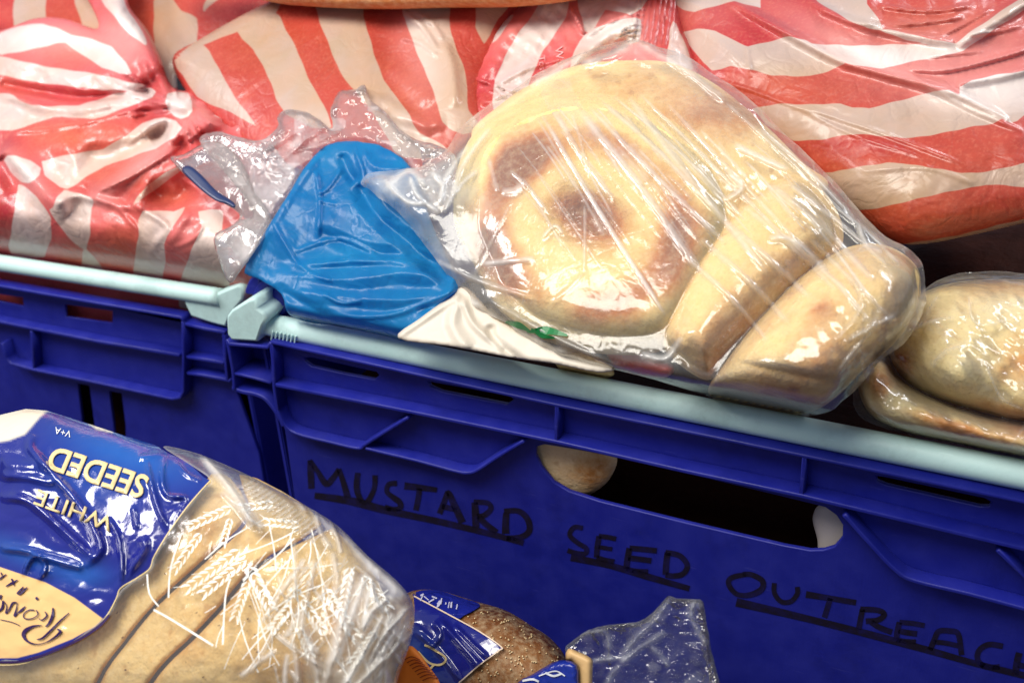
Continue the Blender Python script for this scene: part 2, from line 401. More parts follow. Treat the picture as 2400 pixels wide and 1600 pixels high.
# ================================================================== right crate
z2 = lambda p: Z(p, 500, 650, 2.6137)
z3 = lambda p: Z(p, 1200, 850, 1.96)
cr = thing('storage_crate', (0, .15, FLOORZ), 'blue plastic crate with mint rail and handwritten MUSTARD SEED OUTREACH on its front', 'crate', 'blue crates with mint rails')
handle = z3([(112, 385), (150, 375), (300, 400), (460, 430), (1000, 556), (1380, 648), (1440, 664), (1490, 700), (1520, 745), (1518, 800), (1480, 845), (1430, 860), (1370, 862), (1250, 840), (800, 735), (400, 636), (260, 590), (190, 548), (135, 480), (108, 425)])
S1 = z2([(555, 492), (600, 490), (1000, 580), (1015, 600), (985, 625), (800, 590), (600, 545), (560, 515)])
S2 = z2([(1310, 635), (1360, 645), (1820, 730), (1842, 750), (1800, 778), (1400, 700), (1330, 670)])
S3 = z3([(1670, 520), (1710, 525), (2170, 622), (2205, 640), (2190, 660), (2150, 660), (1720, 562), (1680, 545)])
outer = [(634, 782), (1300, 905), (1884, 1030), (2500, 1165), (2500, 1720), (790, 1720), (735, 1400), (692, 1180), (668, 1010), (640, 930), (634, 860)]
plate('front_wall', outer, [handle, S1, S2, S3], 0, .003, BLUE, cr)
Y1 = -.010
rib('ridge', [(634, 803), (1000, 884), (1312, 952), (1873, 1067), (2520, 1202)], Y1, .010, 2.2, BLUE, cr)
rib('ridge', [(645, 903), (1000, 974), (1300, 1036), (1600, 1104), (1878, 1163), (2520, 1316)], Y1 - .0004, .0104, 2.6, BLUE, cr)
rib('ridge', [(634, 805), (640, 860), (641, 905), (650, 960)], Y1 + .0003, .0097, 2.6, BLUE, cr)
rib('ridge', [(1304, 951), (1303, 1036)], Y1 + .0002, .0098, 2.4, BLUE, cr)
rib('ridge', [(1885, 1070), (1878, 1162)], Y1 + .0002, .0098, 2.4, BLUE, cr)
# pockets below the lower ridge
rib('pocket_rim', z2([(372, 700), (385, 780), (410, 860), (450, 925), (520, 965), (700, 1010), (880, 1050), (925, 1028), (1000, 980), (1190, 862)]), Y1 + .0006, .0094, 2.2, BLUE, cr, True)
rib('pocket_rim', z2([(930, 1050), (1000, 1068), (1250, 1128), (1480, 1190), (1560, 1200), (1620, 1180), (1750, 1095), (1900, 1005)]), Y1 + .0008, .0092, 2.2, BLUE, cr, True)
rib('pocket_rim', z3([(1525, 700), (1640, 830), (1760, 955), (1850, 1005), (2100, 1065), (2380, 1140)]), Y1 + .0006, .0094, 2.6, BLUE, cr, True)
rib('pocket_rim', z3([(2230, 862), (2300, 930), (2390, 1020)]), Y1 + .0008, .0092, 2.2, BLUE, cr)
# left corner block
rib('corner_ridge', z2([(78, 385), (95, 412), (200, 420), (330, 432), (350, 405)]), Y1 + .0002, .022, 2.4, BLUE, cr)
rib('corner_ridge', z2([(85, 400), (100, 480), (118, 585), (125, 690)]), Y1 + .0005, .022, 2.6, BLUE, cr, True)
rib('corner_ridge', z2([(122, 590), (230, 615), (350, 648)]), Y1 + .0008, .022, 2.2, BLUE, cr)
rib('corner_ridge', z2([(112, 682), (180, 705), (250, 718), (310, 745), (360, 800), (400, 860), (428, 915)]), Y1 + .0011, .022, 3.0, BLUE, cr, True)
plate('corner_panel', z2([(90, 400), (345, 420), (365, 760), (300, 735), (250, 712), (125, 685), (118, 585)]), [], .012, .003, BLUE, cr)
# hull: side walls, back wall, floor
XL, XR, YB = -.285, .315, .40
box('side_wall', (XL, .0035, FLOORZ + .006), (XL + .004, YB, .172), BLUE, cr)
box('side_wall', (XR - .004, .0035, FLOORZ + .006), (XR, YB, .172), BLUE, cr)
box('back_wall', (XL, YB + .0005, FLOORZ + .006), (XR, YB + .004, .172), BLUE, cr)
box('base', (XL, .004, FLOORZ + .001), (XR, YB, FLOORZ + .0055), BLUE, cr)
# mint rail
a = on_y([(590, 752)], 0.002)[0]; b = on_y([(2480, 1128)], 0.002)[0]
rr_ = .0072
rail = tube('bale_rail', a, b, rr_, MINT, cr, 28, 1.05)
fin = z2([(110, 200), (150, 175), (215, 135), (262, 135), (262, 190), (300, 215), (330, 250), (300, 300), (268, 395), (110, 385), (85, 350), (80, 270), (82, 235)])
plate('rail_clip', fin, [], -.010, .022, MINT, cr, .0016)
for k in range(7):
    x = 640 + k * 9; p = on_y([(x, 776 + k * 1.8)], -.0062)[0]; q = on_y([(x - 4, 796 + k * 1.8)], -.0052)[0]
    tube('grip_notch', p, q, .0006, MINT, rail, 8)
# hinge lugs between the crates
def lug(c0, w_, h_, name='corner_lug'):
    V = on_y([c0], .02)[0]
    pts = [(c0[0] - w_, c0[1] + h_), (c0[0] - w_ * .9, c0[1] + h_ * .2), (c0[0] - w_ * .3, c0[1] - h_ * .55), (c0[0] + w_ * .5, c0[1] - h_ * .8), (c0[0] + w_, c0[1] - h_ * .4), (c0[0] + w_ * .85, c0[1] + h_)]
    plate(name, [tuple(p) for p in cat_rom(pts, 4)], [], .012 - .006 * (c0[0] - 560) / 100, .006, BLUE, cr, .0015)
lug((592, 665), 17, 24); lug((612, 680), 22, 30); lug((640, 703), 26, 38)

# MUSTARD SEED OUTREACH in marker
wallD = lambda X, Y: yplane_D(0, X, Y)
ST = []
def stroke(pts, w_=10, conv=z2): ST.append((conv(pts), np.array(w_) * 1.45 if hasattr(w_, '__len__') else w_ * 1.45))
r_ = random.Random(3)
stroke([(592, 1118), (596, 1190), (600, 1292)], [8, 11, 10]); stroke([(590, 1120), (640, 1190), (690, 1262), (735, 1225), (770, 1172)], [8, 8, 11, 9, 8]); stroke([(768, 1172), (795, 1250), (822, 1345)], [8, 9, 11])
stroke([(885, 1195), (878, 1290), (905, 1365), (945, 1370), (985, 1290), (990, 1210)], [9, 10, 9, 9, 8, 9])
stroke([(1125, 1260), (1075, 1265), (1062, 1310), (1100, 1345), (1140, 1375), (1145, 1410), (1100, 1418), (1050, 1405)], [9, 8, 8, 10, 9, 8, 9])
stroke([(1170, 1275), (1260, 1285), (1370, 1300)], [12, 10, 8]); stroke([(1262, 1290), (1255, 1350), (1240, 1425)], 9)
stroke([(1385, 1445), (1415, 1370), (1438, 1315), (1470, 1380), (1525, 1500)], [9, 9, 8, 11, 12]); stroke([(1400, 1400), (1450, 1412), (1495, 1420)], 9)
stroke([(1600, 1375), (1605, 1440), (1608, 1530)], [10, 12, 11]); stroke([(1595, 1375), (1680, 1380), (1700, 1415), (1660, 1455), (1615, 1465)], [9, 8, 9, 9]); stroke([(1625, 1465), (1670, 1510), (1735, 1560)], 10)
stroke([(1795, 1440), (1790, 1500), (1790, 1568)], [10, 12]); stroke([(1780, 1430), (1870, 1430), (1925, 1480), (1935, 1550), (1880, 1590), (1795, 1595)], [8, 10, 10, 9])
stroke([(620, 1335), (850, 1370), (1060, 1425), (1400, 1498), (1700, 1570), (1900, 1625)], [10, 14, 11, 10, 9])
s3 = lambda p, w_=10: stroke(p, w_, z3)
s3([(325, 758), (285, 755), (265, 790), (300, 825), (340, 850), (335, 875), (290, 872), (255, 860)], 8)
s3([(400, 795), (392, 840), (388, 893)], 9); s3([(398, 795), (440, 800), (478, 808)], 8); s3([(395, 845), (430, 850), (460, 855)], 7); s3([(388, 893), (430, 905), (470, 912)], 8)
s3([(540, 850), (530, 900), (525, 945)], 10); s3([(540, 850), (600, 855), (665, 862)], 9); s3([(533, 895), (580, 900), (640, 908)], 9); s3([(527, 945), (570, 955), (625, 958)], 8)
s3([(715, 870), (708, 920), (705, 972)], 10); s3([(705, 870), (770, 885), (805, 930), (785, 968), (740, 978), (705, 972)], 9)
s3([(270, 892), (450, 930), (620, 980), (815, 1036)], [12, 10, 11, 9])
s3([(1075, 970), (1010, 985), (995, 1015), (1030, 1060), (1090, 1065), (1145, 1040), (1150, 1000), (1100, 972), (1060, 970)], [8, 9, 8, 10, 9, 8])
s3([(1205, 1010), (1205, 1055), (1235, 1095), (1280, 1095), (1310, 1060), (1310, 1028)], 8)
s3([(1350, 1062), (1450, 1078), (1580, 1100)], [11, 9, 9]); s3([(1462, 1080), (1450, 1120), (1435, 1168)], 9)
s3([(1610, 1130), (1600, 1180), (1592, 1225)], 9); s3([(1600, 1130), (1680, 1135), (1710, 1155), (1680, 1180), (1625, 1185)], 9); s3([(1650, 1190), (1690, 1215), (1745, 1235)], 9)
s3([(1780, 1190), (1770, 1230), (1765, 1270)], 9); s3([(1780, 1190), (1840, 1195), (1895, 1205)], 8); s3([(1775, 1230), (1820, 1238), (1860, 1243)], 9); s3([(1765, 1270), (1810, 1278), (1855, 1280)], 8)
s3([(1920, 1318), (1940, 1270), (1960, 1232), (2010, 1230), (2050, 1245), (2065, 1340)], 9); s3([(1935, 1280), (1990, 1285), (2050, 1298)], 8)
s3([(2255, 1300), (2190, 1292), (2145, 1320), (2140, 1365), (2180, 1395), (2240, 1395)], 9)
s3([(2330, 1330), (2318, 1380), (2312, 1435)], 11); s3([(2322, 1385), (2420, 1405)], 9); s3([(2430, 1350), (2420, 1460)], 10)
s3([(1030, 1098), (1300, 1160), (1600, 1235), (1900, 1315), (2150, 1385), (2420, 1450)], [14, 11, 12, 10, 11])
link('marker_writing', ribbon_mesh(ST, wallD, .0001, .00025, 5), MARK, cr)

# ================================================================== left crate
z1 = lambda p: Z(p, 0, 550, 3.1357)
YL = .045
cl = thing('storage_crate', (-.62, .2, FLOORZ), 'blue plastic crate at the left, its mint rail ending beside the lettered crate', 'crate', 'blue crates with mint rails')
outerL = z1([(-300, 320), (1320, 600), (1660, 700), (1720, 1100), (1900, 1600), (2250, 3600), (-300, 3600)])
H1 = z1([(-60, 430), (165, 462), (175, 530), (-60, 480)]); H2 = z1([(475, 512), (825, 562), (825, 652), (480, 604)])
H3 = z1([(570, 1092), (655, 1110), (692, 1380), (690, 1560), (605, 1540), (600, 1350)]); H4 = z1([(800, 1148), (892, 1165), (922, 1400), (925, 1560), (838, 1540), (832, 1385)])
H5 = z1([(1375, 968), (1632, 1002), (1630, 1048), (1375, 1010)])
plate('front_wall', outerL, [H1, H2, H3, H4, H5], YL, .003, BLUE, cl)
yl = YL - .010
rib('ridge', z1([(-250, 337), (0, 382), (700, 505), (1325, 612), (1345, 650)]), yl, .010, 2.6, BLUE, cl)
rib('ridge', z1([(1340, 655), (1500, 695), (1650, 722)]), yl + .0003, .0097, 2.6, BLUE, cl)
rib('ridge', z1([(-250, 600), (0, 645), (700, 785), (1315, 888)]), yl + .0005, .0095, 2.8, BLUE, cl)
rib('ridge', z1([(10, 800), (35, 900), (75, 950), (240, 995), (750, 1100), (1260, 1210), (1320, 1200), (1345, 1150), (1345, 900), (1340, 640)]), yl - .0003, .0103, 2.4, BLUE, cl)
rib('ridge', z1([(225, 710), (245, 985)]), yl + .0008, .0092, 2.4, BLUE, cl)
rib('ridge', z1([(1640, 722), (1650, 900), (1668, 1070)]), yl + .0006, .0094, 2.8, BLUE, cl)
rib('ridge', z1([(1365, 900), (1640, 945)]), yl + .0008, .0092, 2.6, BLUE, cl)
rib('ridge', z1([(1370, 1020), (1480, 1035), (1690, 1075)]), yl + .0009, .0091, 2.6, BLUE, cl)
XR2 = float(on_y([(575, 900)], YL)[0][0])
box('side_wall', (XR2 - .004, YL + .0035, FLOORZ + .006), (XR2, .44, .165), BLUE, cl)
box('back_wall', (XR2 - .6, .4405, FLOORZ + .006), (XR2, .444, .165), BLUE, cl)
box('base', (XR2 - .6, YL + .004, FLOORZ + .001), (XR2, .44, FLOORZ + .0055), BLUE, cl)
a = on_y([(-90, 602)], YL - .003)[0]; b = on_y([(520, 697)], YL - .003)[0]
tube('bale_rail', a, b, .0066, MINT, cl, 28, 1.05)
plate('rail_clip', z1([(1345, 480), (1480, 470), (1570, 440), (1650, 405), (1740, 370), (1790, 378), (1785, 480), (1690, 600), (1660, 680), (1560, 655), (1400, 600)]), [], YL - .007, .014, MINT, cl, .0018)
# ================================================================== bags of bread
A1 = lambda p: Z(p, 0, 0, 2.45)
A2 = lambda p: Z(p, 700, 0, 2.45)
A3 = lambda p: Z(p, 1500, 0, 2.24)
PN = slope_n(35); PP = (0, 0, .2)
const = lambda v: (lambda X, Y, e: np.full(X.shape, float(v)))
def blobs(*L): return lambda X, Y, e: np.clip(sum(g[-1] * gauss(X, Y, *g[:-1]) for g in L), 0, 1)

# --- bag behind at top left
def hE(X, Y, e): return dome(e, 120, .02) + .006 * crump(X, Y, 160, 5)
RE = Relief([(-80, -80), (760, -80), (620, 60), (430, 160), (400, 240), (200, 260), (-80, 240)], PP, PN, hE, -.10)
wE = [A1([(95, -120), (260, -120), (262, 120), (255, 300), (100, 300)]), A1([(425, -120), (560, -120), (600, 0), (700, 200), (560, 300), (470, 150)]), A1([(880, -40), (960, -40), (1040, 60), (1130, 110), (1130, 260), (1000, 520), (900, 330)]), A1([(1200, -40), (1300, -40), (1200, 40), (1160, 80)])]
t = RE.build('striped_bag', STRIPEW, None, 6, .05, {'white': lambda X, Y, e: union(wE, X, Y, False), 'warm': blobs((340, 40, 130, 120, .95), (140, 60, 120, 80, .7)), 'deep': const(0)})
tag(t, 'red and white striped bag lying behind the knotted bag in the top left corner', 'bag', 'red and white striped bread bags')

# --- loaf bag with slanting stripes
LB = [((A1([(1000, 350), (1280, 180), (1580, 15)])), 26, .006), (A2([(580, 215), (700, 250), (800, 330)]), 8, .003, 's'), (A2([(600, 60), (720, 170), (800, 300)]), 10, .004, 's'), (A2([(870, 110), (700, 130), (560, 90)]), 12, .003, 's'),
      (A2([(640, 60), (760, 130), (830, 240)]), 9, .003, 's'), (A2([(520, 370), (640, 480), (760, 600)]), 22, .004), (A2([(500, 640), (640, 690), (840, 720)]), 16, .005), (A2([(430, 560), (600, 640), (760, 780)]), 14, .004), (A2([(830, 240), (880, 400), (900, 620)]), 14, .004),
      (A1([(1500, 360), (1700, 280), (1860, 180)]), 5, .001, 's'), (A1([(1350, 560), (1560, 420)]), 5, .001, 's')]
def hB(X, Y, e): return dome(e, 170, .035) + creases(X, Y, LB) + .005 * facet(X, Y, 220, 8) + .0035 * crump(X, Y, 70, 12, 5, 60) * np.clip((Y - 180) / 150, 0, 1) - .012 * gauss(X, Y, 930, 130, 60, 170, -15)
RB = Relief([(404, 140), (470, 92), (560, 40), (640, -2), (720, -50), (1250, -50), (1200, 60), (1150, 200), (1140, 300), (1060, 400), (980, 460), (700, 460), (560, 350), (455, 240)], PP, PN, hB, -.018)
wB = [A1([(1000, 350), (1170, 262), (1230, 360), (1330, 520), (1470, 730), (1330, 640), (1130, 560), (1050, 440)]), A1([(1370, 180), (1570, 60), (1640, 170), (1760, 420), (1905, 735), (1640, 660), (1560, 480), (1450, 280)]),
      A1([(1000, 330), (1300, 140), (1580, -10), (1600, 60), (1370, 180), (1170, 262)]),
      A2([(100, 20), (350, 20), (365, 90), (420, 250), (490, 470), (560, 560), (640, 660), (700, 760), (900, 900), (600, 900), (520, 800), (400, 620), (300, 500), (180, 280)]),
      A2([(590, 20), (850, 20), (865, 100), (900, 260), (960, 450), (980, 640), (1040, 720), (940, 780), (830, 700), (800, 600), (720, 400), (640, 190)]), A2([(1020, 20), (1240, 0), (1150, 110), (1060, 260)])]
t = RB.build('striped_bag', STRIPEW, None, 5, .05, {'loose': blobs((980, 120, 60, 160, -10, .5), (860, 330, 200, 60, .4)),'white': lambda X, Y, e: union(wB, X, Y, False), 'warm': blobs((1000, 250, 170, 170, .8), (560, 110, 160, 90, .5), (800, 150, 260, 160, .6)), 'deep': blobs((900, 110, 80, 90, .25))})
tag(t, 'red and white striped bag round a square loaf, between the knot and the bagels', 'bag', 'red and white striped bread bags')

# --- brown loaf along the top edge
RT = Relief([(430, -90), (1560, -90), (1420, -20), (1330, 4), (1200, 17), (1050, 19), (900, 22), (760, 18), (640, 6), (520, -30)], PP, PN, lambda X, Y, e: dome(e, 70, .03), .03)
tag(RT.build('loaf_or_dark_fill', mat_bread('brown_loaf', (216, 150, 92), (196, 116, 66), False), None, 6, .05, {'bake': const(.45)}), 'plain brown loaf crust showing along the top edge above the striped bags', 'bread')

# --- big knotted bag at the left
rq0 = random.Random(77)
CA = [(A1([(590, -20), (740, 120), (850, 280), (930, 420), (990, 540)]), 30, .022), (A1([(0, 190), (250, 110), (480, 170), (700, 300), (860, 460)]), 45, .016), (A1([(0, 330), (330, 400), (600, 440), (860, 500)]), 34, .008),
      (A1([(0, 480), (200, 520), (500, 560), (860, 520)]), 10, -.012), (A1([(0, 545), (100, 560), (250, 610), (500, 620), (865, 510)]), 16, .009), (A1([(820, 350), (860, 460), (900, 560)]), 12, .008, 's'),
      (A1([(1280, 690), (1100, 760), (900, 880), (700, 1020), (520, 1120)]), 30, .018), (A1([(1280, 800), (1080, 900), (880, 1040), (760, 1190)]), 26, .013), (A1([(1170, 740), (1000, 860), (760, 1010), (560, 1100)]), 7, .004, 's'),
      (A1([(0, 850), (120, 960), (260, 1110), (400, 1230)]), 28, .018), (A1([(300, 1190), (420, 1330), (620, 1568)]), 10, .004, 's'), (A1([(0, 900), (40, 960), (100, 1100)]), 18, -.01),
      (A1([(830, 1210), (960, 1300), (900, 1400), (800, 1560)]), 12, .006, 's'), (A1([(1090, 1200), (1010, 1330), (960, 1430), (1000, 1560)]), 14, .007), (A1([(1170, 1290), (1100, 1380), (960, 1440)]), 8, .005, 's'), (A1([(440, 930), (760, 870), (960, 760)]), 26, -.008),
      (A1([(300, 1190), (420, 1120), (560, 1150), (830, 1210)]), 12, .008), (A1([(650, 1170), (780, 1320), (800, 1500)]), 9, .004, 's'), (A1([(840, 1080), (1000, 1150), (1090, 1060)]), 24, -.012),
      (A1([(60, 760), (300, 740), (560, 690), (860, 600)]), 8, .004, 's'), (A1([(780, 700), (900, 870)]), 5, .003, 's'), (A1([(800, 710), (950, 690), (1060, 750), (960, 800)]), 14, .008), (A1([(1340, 700), (1480, 740), (1620, 760)]), 16, .008)]
for k in range(22):
    a = 2 * math.pi * k / 22 + rq0.uniform(-.1, .1); r0 = rq0.uniform(28, 44); r1 = rq0.uniform(90, 190); m_ = a + rq0.uniform(-.12, .12)
    CA.append(([(425 + r0 * math.cos(a), 255 + r0 * .7 * math.sin(a)), (425 + .5 * (r0 + r1) * math.cos(m_), 255 + .5 * (r0 + r1) * .8 * math.sin(m_)), (425 + r1 * math.cos(m_), 255 + r1 * .8 * math.sin(m_))], rq0.uniform(5, 9), rq0.uniform(.003, .006), 's'))
def hA(X, Y, e):
    h = dome(e, 110, .030) + creases(X, Y, CA) + .010 * facet(X, Y, 130, 21) + .003 * facet(X, Y, 46, 22)
    h += .022 * gauss(X, Y, 425, 245, 45, 26, 15) + .016 * gauss(X, Y, 490, 285, 30, 26) + .014 * gauss(X, Y, 370, 232, 24, 20)
    h += .012 * gauss(X, Y, 170, 330, 150, 60, -12)
    h -= .014 * np.exp(-((np.hypot(X - 425, Y - 255) - 85) / 26) ** 2) * (.5 + .5 * np.sin(np.arctan2(Y - 255, X - 425) * 9))
    return h
outA = [(-90, 70), (0, 72), (80, 44), (150, 44), (230, 66), (200, -10), (150, -80), (290, -80), (300, 8), (345, 70), (372, 125), (405, 205), (460, 215), (540, 250), (600, 280), (670, 300), (700, 380), (700, 640), (620, 740), (300, 790), (-90, 760)]
RA = Relief(outA, (0, .045, .2), PN, hA, .010, ymin=.058, smooth=5)
wA = [[(0, 80), (100, 55), (165, 80), (262, 112), (310, 172), (240, 160), (165, 110), (130, 100), (0, 132)], [(-90, 128), (0, 135), (163, 165), (345, 200), (240, 212), (120, 196), (0, 178), (-90, 170)],  # first patch is the upper puff's highlight, painted in as white
      [(-90, 215), (0, 220), (33, 222), (75, 245), (185, 249), (265, 220), (352, 205), (355, 228), (285, 253), (212, 280), (122, 275), (25, 305), (-90, 290)],
      [(98, 380), (245, 347), (335, 290), (385, 278), (430, 300), (367, 350), (245, 388), (175, 432), (140, 440)], [(8, 375), (37, 363), (98, 396), (82, 425), (53, 428)],
      [(150, 445), (216, 465), (212, 490), (204, 590), (118, 502), (122, 486)], [(41, 453), (53, 433), (118, 510), (106, 600), (28, 600), (24, 547)],
      [(335, 496), (408, 494), (437, 482), (400, 539), (384, 571), (380, 660), (310, 660), (326, 551)], [(465, 496), (522, 496), (518, 543), (535, 571), (531, 720), (420, 720), (445, 592), (473, 531)],
      [(310, 486), (347, 433), (424, 384), (416, 404), (351, 453)], [(192, 612), (204, 584), (253, 660), (192, 660)], [(228, -20), (280, -20), (300, 30), (335, 75), (345, 105), (325, 95), (280, 60)], [(500, 270), (560, 262), (640, 290), (600, 300)],
      [(390, 222), (440, 220), (452, 262), (425, 280), (395, 262)]]
RA.over = .07; RA.upw = 330
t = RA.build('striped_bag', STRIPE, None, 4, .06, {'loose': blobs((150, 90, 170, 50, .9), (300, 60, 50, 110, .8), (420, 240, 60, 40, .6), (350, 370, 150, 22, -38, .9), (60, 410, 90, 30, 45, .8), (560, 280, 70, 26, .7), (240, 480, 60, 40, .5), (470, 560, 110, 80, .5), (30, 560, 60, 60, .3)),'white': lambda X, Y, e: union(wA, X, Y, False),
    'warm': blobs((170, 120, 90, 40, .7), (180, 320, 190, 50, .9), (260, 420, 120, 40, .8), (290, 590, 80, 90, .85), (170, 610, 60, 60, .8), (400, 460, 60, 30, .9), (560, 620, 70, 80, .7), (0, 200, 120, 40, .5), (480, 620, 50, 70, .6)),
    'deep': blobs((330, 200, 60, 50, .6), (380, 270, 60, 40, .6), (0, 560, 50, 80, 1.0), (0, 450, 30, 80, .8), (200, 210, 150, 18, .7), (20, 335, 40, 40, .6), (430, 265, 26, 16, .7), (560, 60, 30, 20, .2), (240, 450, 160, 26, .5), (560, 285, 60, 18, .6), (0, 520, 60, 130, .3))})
tag(t, 'red and white striped bag tied in a knot, at the left above the left rail', 'bag', 'red and white striped bread bags')

# --- large loaf bag at the right
CD = [(A3([(420, -20), (620, 90), (880, 230), (1070, 325), (1300, 390), (1650, 490), (1940, 640)]), 12, .012), (A3([(860, -10), (1050, 90), (1280, 160), (1500, 200), (1660, 225)]), 11, .011), (A3([(1660, 240), (1800, 150), (2016, 20), (2100, -40)]), 16, .014),
      (A3([(1100, 120), (1400, 130), (1700, 90)]), 7, .006, 's'), (A3([(1250, 30), (1500, 60), (1760, 30)]), 8, .006, 's'), (A3([(1560, 200), (1700, 130), (1860, 40)]), 6, .005, 's'), (A3([(1370, 360), (1600, 370), (1900, 300), (2060, 250)]), 9, .007, 's'), (A3([(1660, 440), (1850, 410), (2100, 350)]), 11, .008), (A3([(1500, 300), (1800, 270)]), 6, .004, 's'),
      (A3([(780, 540), (1000, 610), (1300, 710), (1700, 860)]), 8, .003, 's'), (A3([(830, 560), (1100, 700), (1500, 830)]), 7, .002, 's'), (A3([(300, 400), (600, 480), (900, 600)]), 7, .002, 's'), (A3([(260, 120), (450, 250), (600, 400)]), 12, .003),
      (A3([(560, 240), (580, 380)]), 8, .002, 's'), (A3([(1160, 900), (1500, 880), (1760, 970)]), 10, .002, 's'), (A3([(1400, 380), (1700, 560), (2016, 690)]), 9, .003, 's'), (A3([(1700, 180), (1860, 170), (2016, 130)]), 8, .005, 's')]
def hD(X, Y, e): return dome(e, 200, .045) + .65 * creases(X, Y, CD) + .005 * facet(X, Y, 240, 31) + .0010 * crump(X, Y, 40, 33, 5, 65) + .006 * facet(X, Y, 70, 35) * np.clip((150 - Y) / 120, 0, 1) * np.clip((X - 1850) / 150, 0, 1)
RD = Relief([(1570, -60), (2500, -60), (2500, 500), (2400, 523), (2260, 555), (2150, 573), (2080, 560), (1960, 480), (1800, 350), (1640, 230), (1590, 100)], PP, PN, hD, -.03, smooth=5)
wD = [A3([(230, 170), (400, 165), (560, 240), (780, 195), (930, 250), (1060, 320), (1060, 340), (900, 400), (700, 400), (600, 370), (470, 345), (370, 370), (290, 280)]), A3([(880, 235), (1250, 240), (1640, 235), (1700, 265), (1400, 330), (1270, 365), (1060, 320)]),
      A3([(590, 575), (900, 545), (1050, 545), (1200, 575), (1540, 475), (1680, 500), (1900, 620), (1760, 665), (1600, 700), (1430, 720), (1300, 715), (1100, 710), (800, 735)]),
      A3([(960, 915), (1010, 910), (1290, 850), (1450, 870), (1620, 900), (1770, 905), (2016, 860), (2300, 820), (2300, 1000), (2016, 990), (1820, 965), (1500, 1040), (1210, 1095), (1100, 1080)]),
      A3([(1300, 1300), (1440, 1275), (1500, 1265), (2016, 1155), (2300, 1090), (2300, 1190), (2016, 1200), (1480, 1310)]), A3([(130, -60), (560, -60), (640, 40), (500, 10), (290, 65), (180, 20)]), A3([(860, -60), (1160, -60), (1190, 20), (1280, 160), (1080, 100)]),
      A3([(1620, 250), (1860, 90), (2016, -10), (2200, -100), (2200, 0), (2016, 60), (1700, 262)]), A3([(1680, 500), (1740, 430), (2016, 370), (2300, 330), (2300, 560), (2016, 600), (1940, 640)]), A3([(1250, 150), (1500, 200), (1660, 225), (1640, 245), (1400, 215)])]
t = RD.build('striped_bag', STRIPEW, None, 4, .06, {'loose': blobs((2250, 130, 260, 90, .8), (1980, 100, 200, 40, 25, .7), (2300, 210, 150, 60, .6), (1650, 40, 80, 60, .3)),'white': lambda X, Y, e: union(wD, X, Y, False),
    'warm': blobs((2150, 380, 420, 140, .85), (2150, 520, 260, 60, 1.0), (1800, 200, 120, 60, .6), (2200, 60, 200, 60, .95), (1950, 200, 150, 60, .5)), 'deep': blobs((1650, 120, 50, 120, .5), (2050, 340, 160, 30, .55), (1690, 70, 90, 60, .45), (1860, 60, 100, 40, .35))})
tag(t, 'largest striped bag, red and white bands across a long loaf behind the bagels', 'bag', 'red and white striped bread bags')

# --- twisted red bag at top centre
CC = [(A2([(990, 440), (1060, 470), (1130, 490), (1280, 540)]), 6, .005, 's'), (A2([(1090, 520), (1300, 400), (1560, 330)]), 9, .004, 's'), (A2([(1120, 500), (1200, 560), (1280, 590)]), 8, .006, 's'), (A2([(1560, 40), (1600, 120), (1640, 200)]), 9, .008, 's'), (A2([(1540, 400), (1700, 250), (1840, 170), (1960, 120)]), 18, .009),
      (A2([(1640, 220), (1780, 130), (1960, 60)]), 8, .006, 's'), (A2([(1560, 440), (1750, 330), (1900, 250)]), 10, -.008), (A2([(1340, 470), (1500, 420), (1600, 370)]), 6, .003, 's'), (A2([(1020, 470), (1100, 380), (1200, 200), (1330, 50)]), 18, .006), (A2([(1050, 600), (1300, 500), (1500, 480)]), 8, .003, 's')]
for k in range(8): CC.append(([(1500 + 12 * k, -20), (1492 + 12 * k, 40 + 4 * k), (1478 + 13 * k, 100 + 2 * k)], 4, .003, 's'))
for k in range(6): CC.append(([(1440 + k * 6, 96 - k * 12), (1470 + k * 5, 82 - k * 12), (1500 + k * 3, 80 - k * 12)], 4, .003, 's'))
def hC(X, Y, e): return dome(e, 90, .028) + creases(X, Y, CC) + .007 * facet(X, Y, 90, 41) + .003 * facet(X, Y, 36, 42)
RC = Relief([(1260, -60), (1200, 12), (1160, 50), (1120, 110), (1097, 180), (1094, 250), (1110, 320), (1250, 300), (1500, 230), (1640, 190), (1632, 130), (1605, 60), (1570, -60)], PP, PN, hC, -.022)
wC = [A2([(1120, 560), (1130, 460), (1180, 330), (1250, 210), (1380, 40), (1400, -60), (1570, -60), (1560, 0), (1530, 100), (1400, 290), (1330, 470), (1290, 570), (1200, 680), (1130, 660)]), A2([(1560, 400), (1590, 280), (1640, 200), (1750, 150), (1880, 110), (1960, 110), (1960, 230), (1850, 260), (1700, 310), (1600, 380)]),
      A2([(1040, 280), (1080, 220), (1160, 120), (1240, 90), (1200, 150), (1130, 240)]), A2([(1600, -60), (1700, -60), (1800, 0), (1900, -60), (2000, 0), (1900, 90), (1760, 60), (1700, 160), (1640, 180)]), A2([(2120, 400), (2130, 240), (2150, 120), (2200, 200), (2260, 400)])]
tc = thing('striped_bag', CAM + ray(1350, 150) * .66, 'bright red and white striped bag twisted shut above the bagels at top centre', 'bag', 'red and white striped bread bags')
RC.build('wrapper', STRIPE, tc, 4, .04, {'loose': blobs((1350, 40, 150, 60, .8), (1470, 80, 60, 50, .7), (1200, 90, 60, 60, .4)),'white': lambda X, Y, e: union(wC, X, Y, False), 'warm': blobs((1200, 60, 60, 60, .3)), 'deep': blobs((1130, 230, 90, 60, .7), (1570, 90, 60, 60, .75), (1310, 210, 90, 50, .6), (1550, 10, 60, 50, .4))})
PALE = mat_simple('pale_print', s2l((246, 170, 170)), .4)
sC = lambda X, Y: RC.D(X, Y)
link('printed_word', text_mesh('Tosti', (1262, 132), (2, 22), (22, -4), sC, .0008, .0002), PALE, tc)
